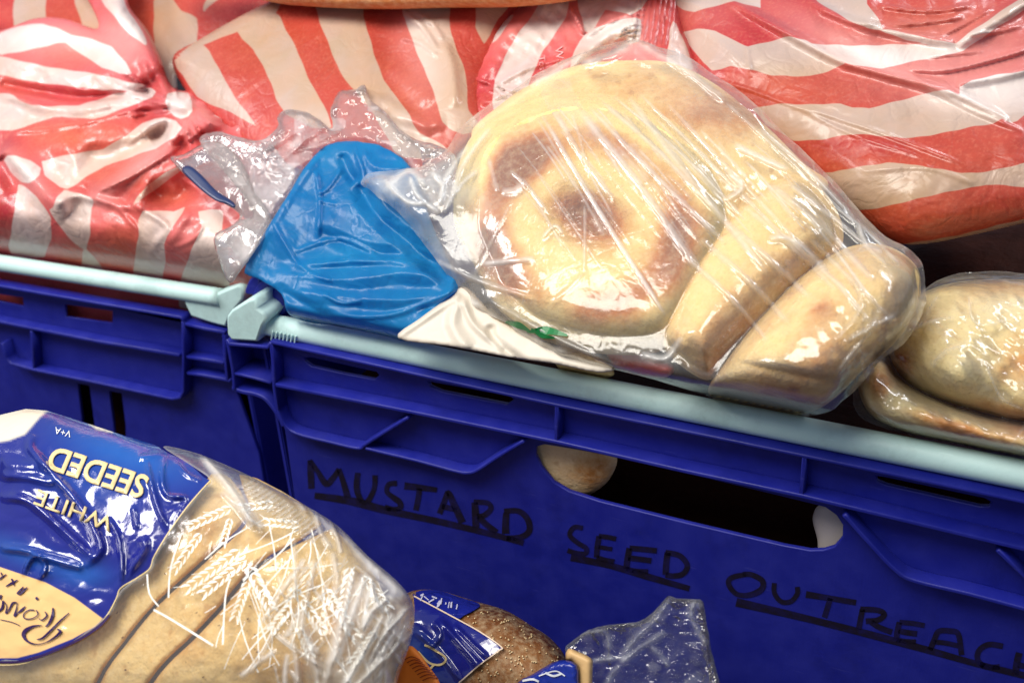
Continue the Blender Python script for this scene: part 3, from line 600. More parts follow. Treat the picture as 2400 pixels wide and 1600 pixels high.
link('printed_word', text_mesh('Warm', (1300, 112), (4, 28), (26, -5), sC, .0008, .0002), PALE, tc)

# --- clear crumpled film behind and left of the blue plastic
CX_ = []
rq = random.Random(9)
for k in range(16):
    x = rq.uniform(560, 760); y = rq.uniform(330, 480); a = rq.uniform(-.9, .3); l = rq.uniform(40, 110)
    CX_.append(([(x, y), (x + l * math.cos(a), y + l * math.sin(a))], rq.uniform(4, 8), rq.uniform(.003, .006), 's'))
BLO = [(570, 632), (610, 560), (660, 480), (715, 395), (760, 345), (800, 332), (850, 334), (900, 345), (955, 385), (985, 440), (1020, 540), (1078, 675), (985, 770), (962, 800), (850, 775), (680, 738)]
def hX(X, Y, e): return -.03 * np.clip(sdist(BLO, X, Y) / 30 + .3, 0, 1) + dome(e, 20, .004) + creases(X, Y, CX_) + .012 * facet(X, Y, 75, 51, 5) + .005 * facet(X, Y, 32, 52, 5)
RX = Relief([(470, 330), (520, 310), (600, 330), (645, 300), (650, 268), (690, 255), (740, 275), (778, 300), (775, 250), (800, 215), (830, 212), (850, 200), (868, 235), (900, 260), (960, 320), (1040, 350), (1080, 400), (1060, 480), (900, 560), (700, 620), (600, 640), (560, 600), (520, 560), (555, 520), (590, 500), (540, 420)], PP, PN, hX, .020, smooth=5, wob=4)
t = RX.build('clear_bag', FILMC, None, 4, .008, {'dens': lambda X, Y, e: np.clip(.02 + .10 * np.exp(-(e / 3) ** 2) + .35 * gauss(X, Y, 650, 450, 60, 70) + .2 * gauss(X, Y, 720, 340, 60, 40) + .35 * (facet(X, Y, 60, 55) > .66), 0, 1)})
tag(t, 'clear crumpled plastic bag end with scalloped edge, behind the blue plastic', 'bag')
# second flap of clear film in front of the knotted bag
def hX2(X, Y, e): return dome(e, 15, .003) + .008 * facet(X, Y, 60, 57, 5)
RX2 = Relief([(400, 375), (430, 362), (500, 330), (560, 370), (600, 450), (640, 520), (610, 570), (560, 640), (535, 660), (500, 560), (540, 530), (560, 500), (480, 450)], PP, PN, hX2, .030, smooth=4)
t = RX2.build('clear_bag', mat_film('clear_film_thin', .08, (.95, .88, .86, 1), .10, .25), None, 5, .004, {'dens': lambda X, Y, e: np.clip(.03 + .12 * np.exp(-(e / 3) ** 2) + .6 * gauss(X, Y, 585, 590, 40, 40), 0, 1)})
tag(t, 'thin clear film flap holding the dark blue strip, over the knotted striped bag', 'bag')
RK = Relief([(426, 400), (442, 388), (470, 408), (505, 445), (535, 465), (551, 478), (549, 488), (530, 478), (505, 470), (465, 440)], PP, PN, lambda X, Y, e: dome(e, 6, .0012) + .002 * np.sin((X - 430) / 40), .0465, smooth=3)
t = RK.build('bag_tie', mat_simple('navy_plastic', s2l((30, 48, 92)), .35), None, 3, .001)
tag(t, 'short dark navy plastic strip lying on the film left of the blue bag end', 'bag tie')

# --- bagels inside the clear bag
def bagel_face(RX_, prof, lift, n, P0=PP):
    q = Relief(RX_, P0, n, prof, lift, ymin=.010); q.over = .06; q.upw = 90; return q
PB = (0, .0, .2); NB = slope_n(38)
cxb, cyb = 1372, 522
def rb(X, Y): 
    u = (X - cxb) / 318; v = (Y - cyb) / 285; a = math.radians(20)
    return np.hypot(u * math.cos(a) + v * math.sin(a), (-u * math.sin(a) + v * math.cos(a)) * 1.02)
def hb1(X, Y, e):
    r = rb(X, Y); return dome(e, 120, .036, 2.2) - .026 * gauss(X, Y, cxb + 10, cyb - 10, 78, 52, 25) + .0015 * crump(X, Y, 120, 61)
out1 = [(1062, 480), (1070, 400), (1105, 320), (1170, 262), (1260, 222), (1340, 206), (1450, 214), (1540, 246), (1640, 310), (1720, 400), (1745, 520), (1700, 640), (1640, 745), (1565, 815), (1480, 832), (1370, 822), (1245, 785), (1160, 715), (1110, 620), (1072, 550)]
def bake_hole_shade(X, Y, e):
    r = rb(X, Y); th = np.arctan2(Y - cyb, X - cxb)
    b = .82 * np.exp(-((r - .70) / .17) ** 2) * (.75 + .25 * np.sin(2 * th + .6) + .2 * np.sin(5 * th + 1))
    b += .55 * gauss(X, Y, 1225, 385, 70, 55) + .3 * gauss(X, Y, 1140, 560, 60, 90) - .5 * gauss(X, Y, 1540, 300, 150, 50, 30) - .35 * gauss(X, Y, 1120, 420, 40, 80)
    b = np.clip(b, 0, 1) * (1 - .9 * np.exp(-((r - .40) / .12) ** 2))
    b += 1.2 * gauss(X, Y, cxb + 10, cyb - 10, 80, 52, 25)  # shade of the hole painted over the dent through the bake value
    return np.clip(b, 0, 1)
B1 = bagel_face(out1, hb1, .018, NB)
B1s = bagel_face(out1, lambda X, Y, e: dome(e, 130, .037), .018, NB)
HOLEB = mat_bread('bagel_face_crust', (240, 214, 146), (196, 120, 46), False, .0014)
t = B1.build('bagel', HOLEB, None, 4, .03, {'bake': bake_hole_shade}); tag(t, 'large round bagel facing out, showing browned ring and centre hole, in clear bag', 'bagel', 'bagels in the clear bag')
out2 = [(1110, 330), (1180, 240), (1280, 180), (1370, 150), (1480, 142), (1580, 150), (1680, 200), (1790, 290), (1880, 380), (1940, 440), (1800, 520), (1600, 500), (1350, 400)]
B2 = bagel_face(out2, lambda X, Y, e: dome(e, 110, .034), .004, NB)
t = B2.build('bagel', BAGEL2, None, 6, .03, {'bake': blobs((1700, 260, 180, 60, .7), (1500, 190, 150, 40, .25))}); tag(t, 'bagel mostly hidden at the back of the clear bag, behind the front-facing one', 'bagel', 'bagels in the clear bag')
out3 = [(1545, 800), (1560, 720), (1610, 620), (1680, 530), (1760, 450), (1840, 405), (1900, 420), (1960, 490), (1975, 570), (1920, 640), (1850, 700), (1770, 780), (1700, 850), (1660, 890), (1600, 860)]
B3 = bagel_face(out3, lambda X, Y, e: dome(e, 115, .036, 2.0), .026, NB)
t = B3.build('bagel', BAGEL2, None, 4, .03, {'bake': lambda X, Y, e: np.clip(.35 * gauss(X, Y, 1870, 620, 90, 60, -40) + .35 * gauss(X, Y, 1700, 760, 120, 60, -50) + .75 * gauss(X, Y, 1720, 820, 90, 45, -45) - .3 * gauss(X, Y, 1820, 480, 90, 60), 0, 1)}); tag(t, 'bagel standing on edge between the front-facing bagel and the outermost one', 'bagel', 'bagels in the clear bag')
out4 = [(1660, 920), (1690, 860), (1740, 790), (1800, 720), (1880, 640), (1960, 590), (2040, 570), (2110, 590), (2155, 640), (2150, 720), (2100, 800), (2020, 870), (1960, 930), (1900, 965), (1820, 975), (1720, 955)]
B4 = bagel_face(out4, lambda X, Y, e: dome(e, 125, .038, 2.1), .036, NB)
t = B4.build('bagel', BAGEL2, None, 4, .03, {'bake': lambda X, Y, e: np.clip(.12 + .3 * gauss(X, Y, 1880, 880, 130, 50, -35) + .18 * gauss(X, Y, 1930, 740, 80, 40, -35) + .5 * gauss(X, Y, 1860, 912, 14, 10) + .35 * gauss(X, Y, 1920, 722, 24, 8, -20), 0, 1)}); tag(t, 'speckled bagel on edge at the right end of the clear bag, above the rail', 'bagel', 'bagels in the clear bag')

# --- the clear bagel bag: film, blue printed mouth and white printed mouth
bb = thing('bagel_bag', CAM + ray(1500, 600) * .6, 'clear bag of bagels with crumpled bright blue mouth, resting on the mint rail', 'bag')
outF = [(846, 425), (870, 408), (950, 396), (1000, 385), (1045, 350), (1090, 290), (1180, 225), (1280, 165), (1380, 120), (1480, 92), (1560, 112), (1640, 150), (1740, 220), (1850, 320), (1960, 430), (2060, 540), (2140, 590), (2170, 650), (2165, 720), (2130, 790), (2060, 850), (1990, 930), (1930, 968), (1800, 965), (1660, 930), (1500, 880), (1360, 850), (1250, 800), (1180, 755), (1110, 715), (1065, 670), (1000, 580), (930, 500), (880, 455)]
WR = []   # pts, width, amp, dens
for (x0, y0, x1, y1, w_, dz) in [(1270, 270, 1560, 740, 9, .9), (1300, 262, 1440, 470, 7, .6), (1360, 262, 1640, 640, 10, .75), (1380, 250, 1700, 570, 8, .75), (1410, 238, 1680, 500, 7, .8), (1440, 228, 1750, 520, 6, .7), (1470, 225, 1800, 640, 8, .6), (1500, 222, 1840, 560, 6, .7), (1560, 240, 1900, 600, 7, .6), (1340, 268, 1380, 420, 6, .5), (1600, 600, 1800, 800, 9, .4), (1640, 560, 1850, 760, 9, .45), (1700, 520, 1900, 700, 9, .45), (1740, 480, 1960, 680, 9, .5), (1800, 430, 2050, 660, 9, .6), (1850, 430, 2080, 620, 8, .6), (1780, 300, 2010, 520, 8, .5), (1700, 240, 1900, 420, 7, .35), (1950, 480, 2110, 620, 8, .5), (1880, 600, 2040, 760, 8, .5), (1900, 560, 2080, 740, 7, .5)]:
    mx, my = (x0 + x1) / 2 + rq.uniform(-8, 8), (y0 + y1) / 2 + rq.uniform(-14, 2)
    WR.append(([(x0, y0), (mx, my), (x1, y1)], w_ * rq.uniform(.5, 1.1), .0015, dz * rq.uniform(.6, 1)))
for k in range(46):
    x0 = rq.uniform(1180, 1880); y0 = 215 + abs(x0 - 1400) * .28 + rq.uniform(0, 160); l = rq.uniform(80, 330); a = math.radians(rq.uniform(46, 60) - (x0 - 1300) * .012)
    WR.append(([(x0, y0), (x0 + l * .5 * math.cos(a), y0 + l * .5 * math.sin(a) - rq.uniform(0, 8)), (x0 + l * math.cos(a), y0 + l * math.sin(a))], rq.uniform(1.8, 4.2), .0006, rq.uniform(.2, .6)))
WR += [([(1370, 480), (1371, 540), (1368, 640)], 4, .001, .4), ([(1368, 640), (1330, 680), (1290, 710)], 4, .001, .35), ([(1195, 400), (1240, 440), (1285, 500)], 4, .002, .5), ([(1130, 618), (1190, 612), (1255, 606)], 6, .001, .7), ([(1110, 650), (1200, 470)], 3, .001, .4), ([(1145, 370), (1158, 420), (1168, 450)], 5, .001, .4), ([(1175, 450), (1205, 448), (1232, 428)], 9, .001, .6), ([(1270, 560), (1300, 530), (1320, 550)], 5, .003, .6),
       ([(1000, 440), (960, 400), (910, 430)], 7, .004, .9), ([(900, 420), (950, 470), (1000, 480)], 6, .004, .9), ([(960, 410), (980, 460), (1030, 500)], 5, .004, .8), ([(1010, 400), (1040, 440), (1030, 480)], 6, .004, .8), ([(1030, 470), (1050, 410), (1100, 340)], 6, .004, .7), ([(1060, 460), (1090, 380), (1150, 300)], 6, .003, .6), ([(1040, 500), (1075, 440), (1120, 400)], 5, .003, .6),
       ([(870, 440), (960, 560), (1080, 690), (1250, 800), (1400, 855)], 10, .003, .65), ([(1000, 600), (1100, 650), (1250, 700)], 8, .003, .3), ([(1140, 700), (1300, 790), (1500, 880), (1700, 950)], 8, .002, .25), ([(1380, 120), (1300, 165), (1240, 205)], 9, .004, .5), ([(1480, 95), (1440, 130), (1360, 150)], 12, .004, .5), ([(1480, 92), (1600, 160), (1700, 240)], 10, .004, .4), ([(1600, 790), (1560, 840), (1500, 830)], 10, .003, .7),
       ([(1990, 800), (2040, 770), (2100, 740)], 9, .004, .3), ([(1960, 880), (2020, 800), (2060, 740)], 8, .004, .3), ([(1800, 560), (1850, 560), (1900, 600), (1940, 640)], 10, .005, .7), ([(2010, 520), (2030, 570), (2070, 590)], 8, .004, .6), ([(1720, 340), (1780, 370), (1850, 400)], 8, .004, .7), ([(1700, 400), (1740, 440), (1700, 470)], 9, .004, .6), ([(1990, 640), (2020, 720), (1960, 800)], 7, .003, .2)]
def hF(X, Y, e):
    h = np.full(X.shape, -1.0); base = plane_D(PB, NB, X, Y)
    for rl in (B1s, B2, B3, B4):
        s_ = sdist(rl.poly, X, Y); ee = np.maximum(s_, 0); v = base - (rl.base(X, Y) - rl.height(X, Y, ee)); v = v - .0009 * np.clip(-s_, 0, 200) ** .9 * .6
        h = np.maximum(h, v)
    tail = .046 + .012 * gauss(X, Y, 980, 470, 120, 90) - .01 * gauss(X, Y, 1080, 690, 60, 50)
    h = np.maximum(h, tail) + .0015
    h += sum(min(c[2], .0022) * ridge(X, Y, c[0], c[1], 's') for c in WR)
    cr_ = gauss(X, Y, 950, 440, 110, 60) + .6 * gauss(X, Y, 2040, 800, 110, 110) + .5 * gauss(X, Y, 1760, 400, 90, 60, 40) + .4 * gauss(X, Y, 1430, 120, 150, 40) + .4 * gauss(X, Y, 1520, 850, 130, 50)
    h = h - .014 * (1 - np.clip(e / 34, 0, 1)) ** 2 * (.4 + facet(X, Y, 60, 77)) 
    return h + cr_ * (.005 * facet(X, Y, 50, 71) + .003 * facet(X, Y, 24, 72)) + .0012 * crump(X, Y, 110, 73, 5, -45)
def dF(X, Y, e):
    d = .12 + .10 * np.exp(-(e / 3) ** 2)
    for c in WR: d = np.maximum(d, .1 + c[3] * np.clip(ridge(X, Y, c[0], c[1] * .9), 0, 1))
    d += .55 * gauss(X, Y, 960, 440, 110, 36, 10) * (.4 + crump(X, Y, 40, 75)) + .12 * (crump(X, Y, 160, 76, 3, -45) > .55) + .15 * gauss(X, Y, 1040, 610, 60, 60, 45) + .18 * gauss(X, Y, 1100, 540, 90, 160) + .05 * gauss(X, Y, 1250, 760, 160, 40, 25) + .12 * gauss(X, Y, 1600, 200, 160, 60, 40)
    return np.clip(d, 0, 1)
RF = Relief(outF, PB, NB, hF, 0, ymin=.009, smooth=5, wob=3)
RF.over = .07; RF.upw = 85
RF.build('film', FILM, bb, 4, .01, {'dens': dF}, closed=False)

BL = [([(965, 780), (1000, 740), (1070, 672)], 17, .006, 's'), ([(640, 640), (800, 655), (960, 640), (1070, 668)], 27, .008, 's'), ([(680, 680), (840, 700), (980, 700), (1075, 675)], 23, .008, 's'), ([(760, 740), (900, 740), (1000, 710), (1075, 676)], 10, .005, 's'), ([(680, 625), (860, 610), (1000, 620), (1070, 660)], 12, .008, 's'), ([(800, 360), (815, 400), (835, 430)], 17, -.009, 's'), ([(745, 540), (860, 590), (960, 600), (1050, 645)], 23, -.010, 's'),
      ([(840, 430), (880, 500), (960, 570), (1060, 660)], 30, -.016, 's'), ([(740, 400), (750, 470), (745, 560)], 7, .006, 's'), ([(800, 395), (770, 440), (745, 455)], 6, .005, 's'), ([(570, 630), (700, 430), (760, 350)], 15, .003, 's'), ([(690, 590), (800, 560), (900, 610)], 7, .004, 's'), ([(640, 520), (700, 620), (780, 660)], 7, .004, 's'), ([(850, 350), (880, 390), (960, 395)], 17, .006, 's'), ([(830, 345), (850, 400), (850, 440)], 8, .006, 's'), ([(745, 470), (790, 480)], 5, .003, 's'),
      ([(640, 670), (780, 745), (940, 790)], 17, -.006, 's'), ([(760, 690), (800, 710), (850, 705)], 7, .004, 's')]
def hBl(X, Y, e): return dome(e, 14, .002) + .6 * creases(X, Y, BL) + .020 * facet(X, Y, 260, 81, 4) + .007 * facet(X, Y, 100, 82, 4)
RBl = Relief([(570, 632), (610, 560), (660, 480), (715, 395), (760, 345), (800, 332), (850, 334), (900, 345), (955, 385), (985, 440), (1020, 540), (1068, 640), (1078, 675), (1040, 715), (985, 770), (962, 800), (930, 795), (850, 775), (760, 760), (680, 738), (660, 690), (610, 655)], PB, NB, hBl, .016, ymin=-.002, smooth=4, wob=2.5)
tb = NT('blue_printed_plastic'); n_ = tb.noise(30, 3); cc_ = tb.mix(tb.rng(n_, .3, .75), (.008, .20, .52, 1), (.02, .32, .66, 1))
pb_ = tb.prin(cc_, .33, .5, crinkle(tb, .45)); trb = tb.N('BsdfTranslucent'); trb.inputs[0].default_value = (.02, .25, .7, 1); mb_ = tb.N('MixShader'); mb_.inputs[0].default_value = .42; tb.L(pb_, mb_.inputs[1]); tb.L(trb.outputs[0], mb_.inputs[2])
BLUEP = tb.done(mb_.outputs[0])
RBl.build('blue_mouth', BLUEP, bb, 4, .01)
WL = [([(1085, 700), (1110, 760), (1180, 820)], 12, .006, 's'), ([(930, 790), (1010, 735), (1080, 690)], 8, .004), ([(1080, 690), (1060, 760), (1100, 820)], 16, .006), ([(1150, 760), (1160, 800), (1230, 850)], 10, -.006)]
RW = Relief([(932, 792), (985, 745), (1040, 705), (1085, 672), (1120, 698), (1165, 745), (1250, 790), (1350, 835), (1440, 862), (1400, 872), (1300, 852), (1200, 838), (1060, 812)], PB, NB, lambda X, Y, e: dome(e, 12, .002) + .6 * creases(X, Y, WL) + .003 * crump(X, Y, 110, 91), .030, smooth=4)
WHITEP = NT('white_printed_plastic'); WHITEP = WHITEP.done(WHITEP.prin(s2l((214, 204, 188)), .4, .5, crinkle(WHITEP, .15)))
RW.build('white_mouth', WHITEP, bb, 4, .004)
GREEN = mat_simple('green_print', s2l((18, 120, 62)), .4)
gl_ = lambda X, Y: RW.D(X, Y)
link('green_leaf_print', ribbon_mesh([([(1185, 755), (1215, 762), (1240, 775)], [4, 16, 5]), ([(1235, 778), (1280, 774), (1330, 786)], [3, 20, 4]), ([(1245, 770), (1270, 786), (1300, 792)], [3, 12, 4])], lambda X, Y: RF.D(X, Y), .001, .0003), GREEN, bb)

# small bread end and red scrap under the bagel bag
RU = Relief([(1290, 830), (1320, 808), (1360, 812), (1410, 840), (1440, 875), (1400, 890), (1330, 880)], PB, NB, lambda X, Y, e: dome(e, 40, .014), .012, ymin=.009)
t = RU.build('bread_roll', BAGEL2, None, 4, .01, {'bake': const(.15)}); tag(t, 'small pale bread roll end peeping out between the bagel bag and the rail', 'bread')
RU2 = Relief([(1420, 815), (1470, 812), (1530, 830), (1580, 860), (1560, 885), (1500, 880), (1440, 860)], PB, NB, lambda X, Y, e: dome(e, 30, .010) + .003 * crump(X, Y, 40, 3), .010, ymin=.009)
t = RU2.build('red_wrapper', mat_simple('red_print', s2l((190, 60, 60)), .3, .5, .6), None, 4, .01); tag(t, 'scrap of red wrapper under the bagel bag beside the rail', 'wrapper')
# dark body added as the shaded gap behind the bagels
RQ = Relief([(2080, 620), (2160, 560), (2300, 540), (2520, 520), (2520, 760), (2300, 760), (2100, 740)], (0, .06, .15), slope_n(15), lambda X, Y, e: dome(e, 80, .02), 0)
t = RQ.build('loaf_or_dark_fill', mat_bread('shaded_gap_brown', (84, 44, 32), (60, 30, 22), False, fleck=0), None, 8, .03, {'bake': const(.5)}); tag(t, 'added dark brown body standing for the shaded gap beneath the largest striped bag', 'bread')

# --- bagels in the bag at the right end
gb = thing('bagel_bag', CAM + ray(2250, 850) * .5, 'clear bag of golden bagels at the right edge under the largest striped bag', 'bag')
G1o = [(2085, 830), (2090, 760), (2140, 700), (2220, 665), (2320, 655), (2440, 660), (2520, 700), (2520, 980), (2400, 985), (2300, 965), (2190, 930), (2120, 890)]
HOLEG = mat_bread('golden_bagel_crust', (250, 230, 172), (214, 142, 60), False, .0010)
G1 = Relief(G1o, (0, .02, .18), slope_n(30), lambda X, Y, e: dome(e, 110, .032) + .012 * gauss(X, Y, 2240, 860, 70, 75), .014, ymin=.010)
t = G1.build('bagel', HOLEG, None, 4, .03, {'bake': lambda X, Y, e: np.clip(.4 * gauss(X, Y, 2400, 850, 90, 60) + .4 * gauss(X, Y, 2360, 675, 130, 28) + .7 * gauss(X, Y, 2110, 850, 30, 40) + .5 * gauss(X, Y, 2330, 965, 120, 26, 15) - .3 * gauss(X, Y, 2240, 870, 60, 60), 0, 1)}); tag(t, 'golden bagel uppermost in the bag at the right edge', 'bagel', 'bagels in the right bag')
G2o = [(2010, 900), (2030, 850), (2070, 845), (2110, 890), (2180, 930), (2300, 975), (2420, 1000), (2520, 1020), (2520, 1100), (2380, 1075), (2240, 1040), (2120, 1010), (2040, 970)]
G2 = Relief(G2o, (0, .02, .18), slope_n(30), lambda X, Y, e: dome(e, 50, .022), .022, ymin=.010)
t = G2.build('bagel', HOLEG, None, 4, .02, {'bake': lambda X, Y, e: np.clip(.7 * gauss(X, Y, 2065, 900, 24, 40) + .8 * gauss(X, Y, 2240, 1004, 90, 20, 18) + .4 * gauss(X, Y, 2390, 1010, 60, 30) + .15 * np.exp(-(e / 12) ** 2), 0, 1)}); tag(t, 'lower bagel in the right bag, a pale crescent with browned edge just above the rail', 'bagel', 'bagels in the right bag')
outG = [(1998, 900), (2005, 850), (2060, 800), (2110, 760), (2130, 720), (2160, 680), (2230, 645), (2320, 635), (2420, 640), (2520, 650), (2520, 1110), (2400, 1085), (2240, 1050), (2100, 1010), (2010, 975)]
WG = [([(2310, 850), (2345, 930), (2400, 960)], 2.5, .0012, .9), ([(2130, 780), (2190, 750), (2240, 745)], 4.5, .0012, .8), ([(2270, 690), (2290, 760), (2400, 740)], 3.0, .0012, .6), ([(2180, 860), (2220, 820), (2270, 810)], 6.0, .0012, .6), ([(2070, 810), (2100, 850), (2160, 900)], 4.0, .0012, .4), ([(2200, 690), (2180, 720), (2160, 760)], 4.0, .0012, .5), ([(2010, 880), (2050, 850), (2080, 840)], 4.0, .0012, .6), ([(2350, 1080), (2400, 1000), (2440, 960)], 3.0, .0012, .5), ([(2200, 660), (2300, 650), (2420, 670)], 4.0, .0012, .5), ([(2260, 1050), (2120, 1000), (2030, 950)], 4.0, .0012, .3)]
def hG(X, Y, e):
    base = plane_D((0, .02, .18), slope_n(30), X, Y); h = np.full(X.shape, .006)
    for rl in (G1, G2):
        s_ = sdist(rl.poly, X, Y); v = base - (rl.base(X, Y) - rl.height(X, Y, np.maximum(s_, 0))); h = np.maximum(h, v - .0006 * np.clip(-s_, 0, 200))
    return h + .0015 + sum(c[2] * ridge(X, Y, c[0], c[1], 's') for c in WG) + .005 * facet(X, Y, 70, 95) + .002 * facet(X, Y, 30, 96)
RG = Relief(outG, (0, .02, .18), slope_n(30), hG, 0, ymin=.0095, smooth=5, wob=3)
RG.build('film', FILM, gb, 4, .01, {'dens': lambda X, Y, e: np.clip(.03 + .15 * np.exp(-(e / 3) ** 2) + sum(c[3] * .5 * ridge(X, Y, c[0], c[1]) for c in WG) + .25 * gauss(X, Y, 2350, 720, 90, 40), 0, 1)}, closed=False)

# --- near-black boxes added so both crates look shaded inside
DARKFILL = mat_bread('crate_dark_fill', (54, 30, 20), (34, 18, 13), False, fleck=0)
t = box('loaf_or_dark_fill', (XL + .02, .05, FLOORZ + .007), (XR - .02, .37, .135), DARKFILL, None, .03); tag(t, 'added near-black box keeping the lettered crate dark behind its hand hole', 'bread')
t = box('loaf_or_dark_fill', (XR2 - .55, YL + .03, FLOORZ + .007), (XR2 - .02, .42, .10), DARKFILL, None, .03); tag(t, 'added near-black box keeping the left crate dark behind its upright slots', 'bread')
# --- loaf seen through the hand hole
RL = Relief([(1230, 1010), (1330, 1030), (1440, 1060), (1430, 1120), (1380, 1160), (1320, 1175), (1230, 1150)], (0, .014, .12), (0, -1, 0), lambda X, Y, e: dome(e, 60, .009), 0)
t = RL.build('loaf_or_dark_fill', mat_bread('loaf_in_crate', (236, 202, 156), (180, 120, 60), True), None, 5, .03, {'bake': blobs((1390, 1100, 50, 60, .5))}); tag(t, 'pale loaf inside the lettered crate, at the left end of its hand hole', 'bread')
RL2 = Relief([(1905, 1210), (1930, 1180), (2010, 1200), (2020, 1300), (1930, 1320), (1915, 1260)], (0, .013, .12), (0, -1, 0), lambda X, Y, e: dome(e, 40, .006), 0)
t = RL2.build('paper_bag', mat_simple('pale_paper', s2l((200, 190, 184)), .6), None, 5, .01); tag(t, 'pale paper wrapping inside the lettered crate, at the right end of its hand hole', 'bag')
# ================================================================== front loaf in blue and clear wrapper
H4_ = lambda p: Z(p, 0, 900, 2.24)
H5_ = lambda p: Z(p, 100, 1100, 2.613)
H6_ = lambda p: Z(p, 450, 1050, 2.851)
H7_ = lambda p: Z(p, 0, 1250, 4.48)
NH = slope_n(42); PH = CAM + ray(450, 1350) * .52
outH = [(-90, 985), (0, 962), (60, 953), (125, 960), (200, 985), (270, 1005), (330, 1028), (385, 1042), (450, 1058), (520, 1085), (600, 1122), (700, 1175), (790, 1230), (860, 1300), (930, 1360), (966, 1410), (970, 1470), (950, 1540), (930, 1600), (920, 1700), (-90, 1700)]
PRINT = [(-88, 1000), (0, 972), (60, 958), (110, 962), (200, 990), (290, 1020), (365, 1043), (395, 1062), (440, 1082), (478, 1118), (493, 1125), (470, 1150), (440, 1185), (408, 1228), (385, 1262), (360, 1305), (352, 1330), (320, 1352), (287, 1374), (272, 1400), (250, 1440), (220, 1470), (160, 1508), (100, 1532), (40, 1550), (-88, 1548)]
CH = [(H4_([(180, 260), (160, 330), (230, 420), (320, 520), (420, 640), (500, 780), (520, 880), (440, 960)]), 11, .008), (H4_([(0, 590), (140, 610), (280, 720), (400, 830), (500, 920)]), 10, .007), (H4_([(0, 480), (150, 490), (290, 520)]), 10, .006), (H4_([(0, 860), (120, 870), (280, 920), (440, 965)]), 9, .007), (H4_([(560, 700), (620, 800), (640, 1000), (620, 1080)]), 8, .006, 's'), (H4_([(770, 400), (820, 620), (890, 780)]), 8, .006, 's'), (H4_([(870, 370), (850, 480), (880, 580), (980, 600), (920, 700), (900, 770)]), 9, .006, 's'),
      (H4_([(660, 1060), (700, 960), (760, 860), (740, 800)]), 10, .006), (H4_([(720, 390), (800, 370), (880, 360)]), 8, .005), (H4_([(700, 640), (720, 760)]), 7, .004, 's'), (H4_([(120, 1010), (150, 930), (200, 900), (240, 960), (200, 1030)]), 7, .006, 's'), (H4_([(0, 420), (180, 430), (250, 400)]), 18, .006), (H4_([(920, 400), (980, 470), (1060, 510)]), 8, .005, 's'), (H4_([(240, 150), (400, 180), (600, 260), (800, 330)]), 8, .004)]
def hH(X, Y, e):
    h = dome(e, 260, .050, 2.2) + .003 * crump(X, Y, 200, 101)
    pr = np.clip(sdist(PRINT, X, Y) / 30, 0, 1)
    return h + pr * (.7 * creases(X, Y, CH) + .003 * crump(X, Y, 90, 102))
RH = Relief(outH, PH, NH, hH, 0, smooth=5)
hl = thing('wrapped_loaf', CAM + ray(400, 1400) * .60, 'blue and clear printed wrapper with SEEDED lettering, round the loaf at bottom left', 'bread')
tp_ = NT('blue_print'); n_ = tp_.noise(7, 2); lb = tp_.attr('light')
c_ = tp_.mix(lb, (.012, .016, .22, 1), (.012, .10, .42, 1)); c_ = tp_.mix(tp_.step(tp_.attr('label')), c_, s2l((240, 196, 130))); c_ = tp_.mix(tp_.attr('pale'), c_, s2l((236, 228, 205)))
PRT = tp_.done(tp_.prin(c_, .16, .7, crinkle(tp_, .22), Coat_Weight=.7, Coat_Roughness=.06))
LABEL = [(-90, 1300), (0, 1328), (107, 1364), (175, 1400), (241, 1449), (223, 1467), (170, 1496), (90, 1528), (40, 1541), (-90, 1542)]
RP = Relief(PRINT, PH, NH, lambda X, Y, e: hH(X, Y, np.maximum(sdist(RH.poly, X, Y), 0)) + .0012, 0, smooth=0)
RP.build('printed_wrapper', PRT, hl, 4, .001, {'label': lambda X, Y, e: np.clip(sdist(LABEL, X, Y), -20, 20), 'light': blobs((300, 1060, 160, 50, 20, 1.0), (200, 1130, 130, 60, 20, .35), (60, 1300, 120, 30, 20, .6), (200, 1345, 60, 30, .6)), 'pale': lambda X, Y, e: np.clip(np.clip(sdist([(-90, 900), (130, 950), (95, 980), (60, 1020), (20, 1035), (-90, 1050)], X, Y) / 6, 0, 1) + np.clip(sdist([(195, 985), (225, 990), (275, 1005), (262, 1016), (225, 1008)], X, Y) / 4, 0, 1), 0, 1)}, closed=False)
sH = lambda X, Y: RP.D(X, Y)
GOLD = mat_simple('gold_print', s2l((232, 208, 150)), .35)
# upside down lettering: text runs right-to-left in the photo
def ud(txt, start, end, hgt, surf, name, mat, bold=0, shear=0, parent=None, off=.0009):
    c = bpy.data.curves.new('m', 'FONT'); c.body = txt; c.size = 1; o = bpy.data.objects.new('m', c); sc.collection.objects.link(o); bpy.context.view_layer.update(); wid = max(v[0] for v in o.bound_box); bpy.data.objects.remove(o)
    s_ = np.array(start, float); e_ = np.array(end, float); ux = (e_ - s_) / wid; L = np.linalg.norm(e_ - s_); nrm = np.array([(e_ - s_)[1], -(e_ - s_)[0]]) / L
    if nrm[1] < 0: nrm = nrm
    uy = nrm * hgt
    return link(name, text_mesh(txt, s_, ux, uy, surf, off, .0002, shear, bold), mat, parent)
ud('SEEDED', (352, 1118), (128, 1046), 78, sH, 'lettering', GOLD, .025, .1, hl)
ud('WHITE', (268, 1212), (90, 1146), 52, sH, 'lettering', GOLD, .01, .0, hl)
ud('V+A', (168, 1010), (130, 1000), 22, sH, 'lettering', mat_simple('white_print', (.8, .8, .8, 1), .3), 0, 0, hl)
NAVY = mat_simple('navy_print', s2l((46, 20, 78)), .35)
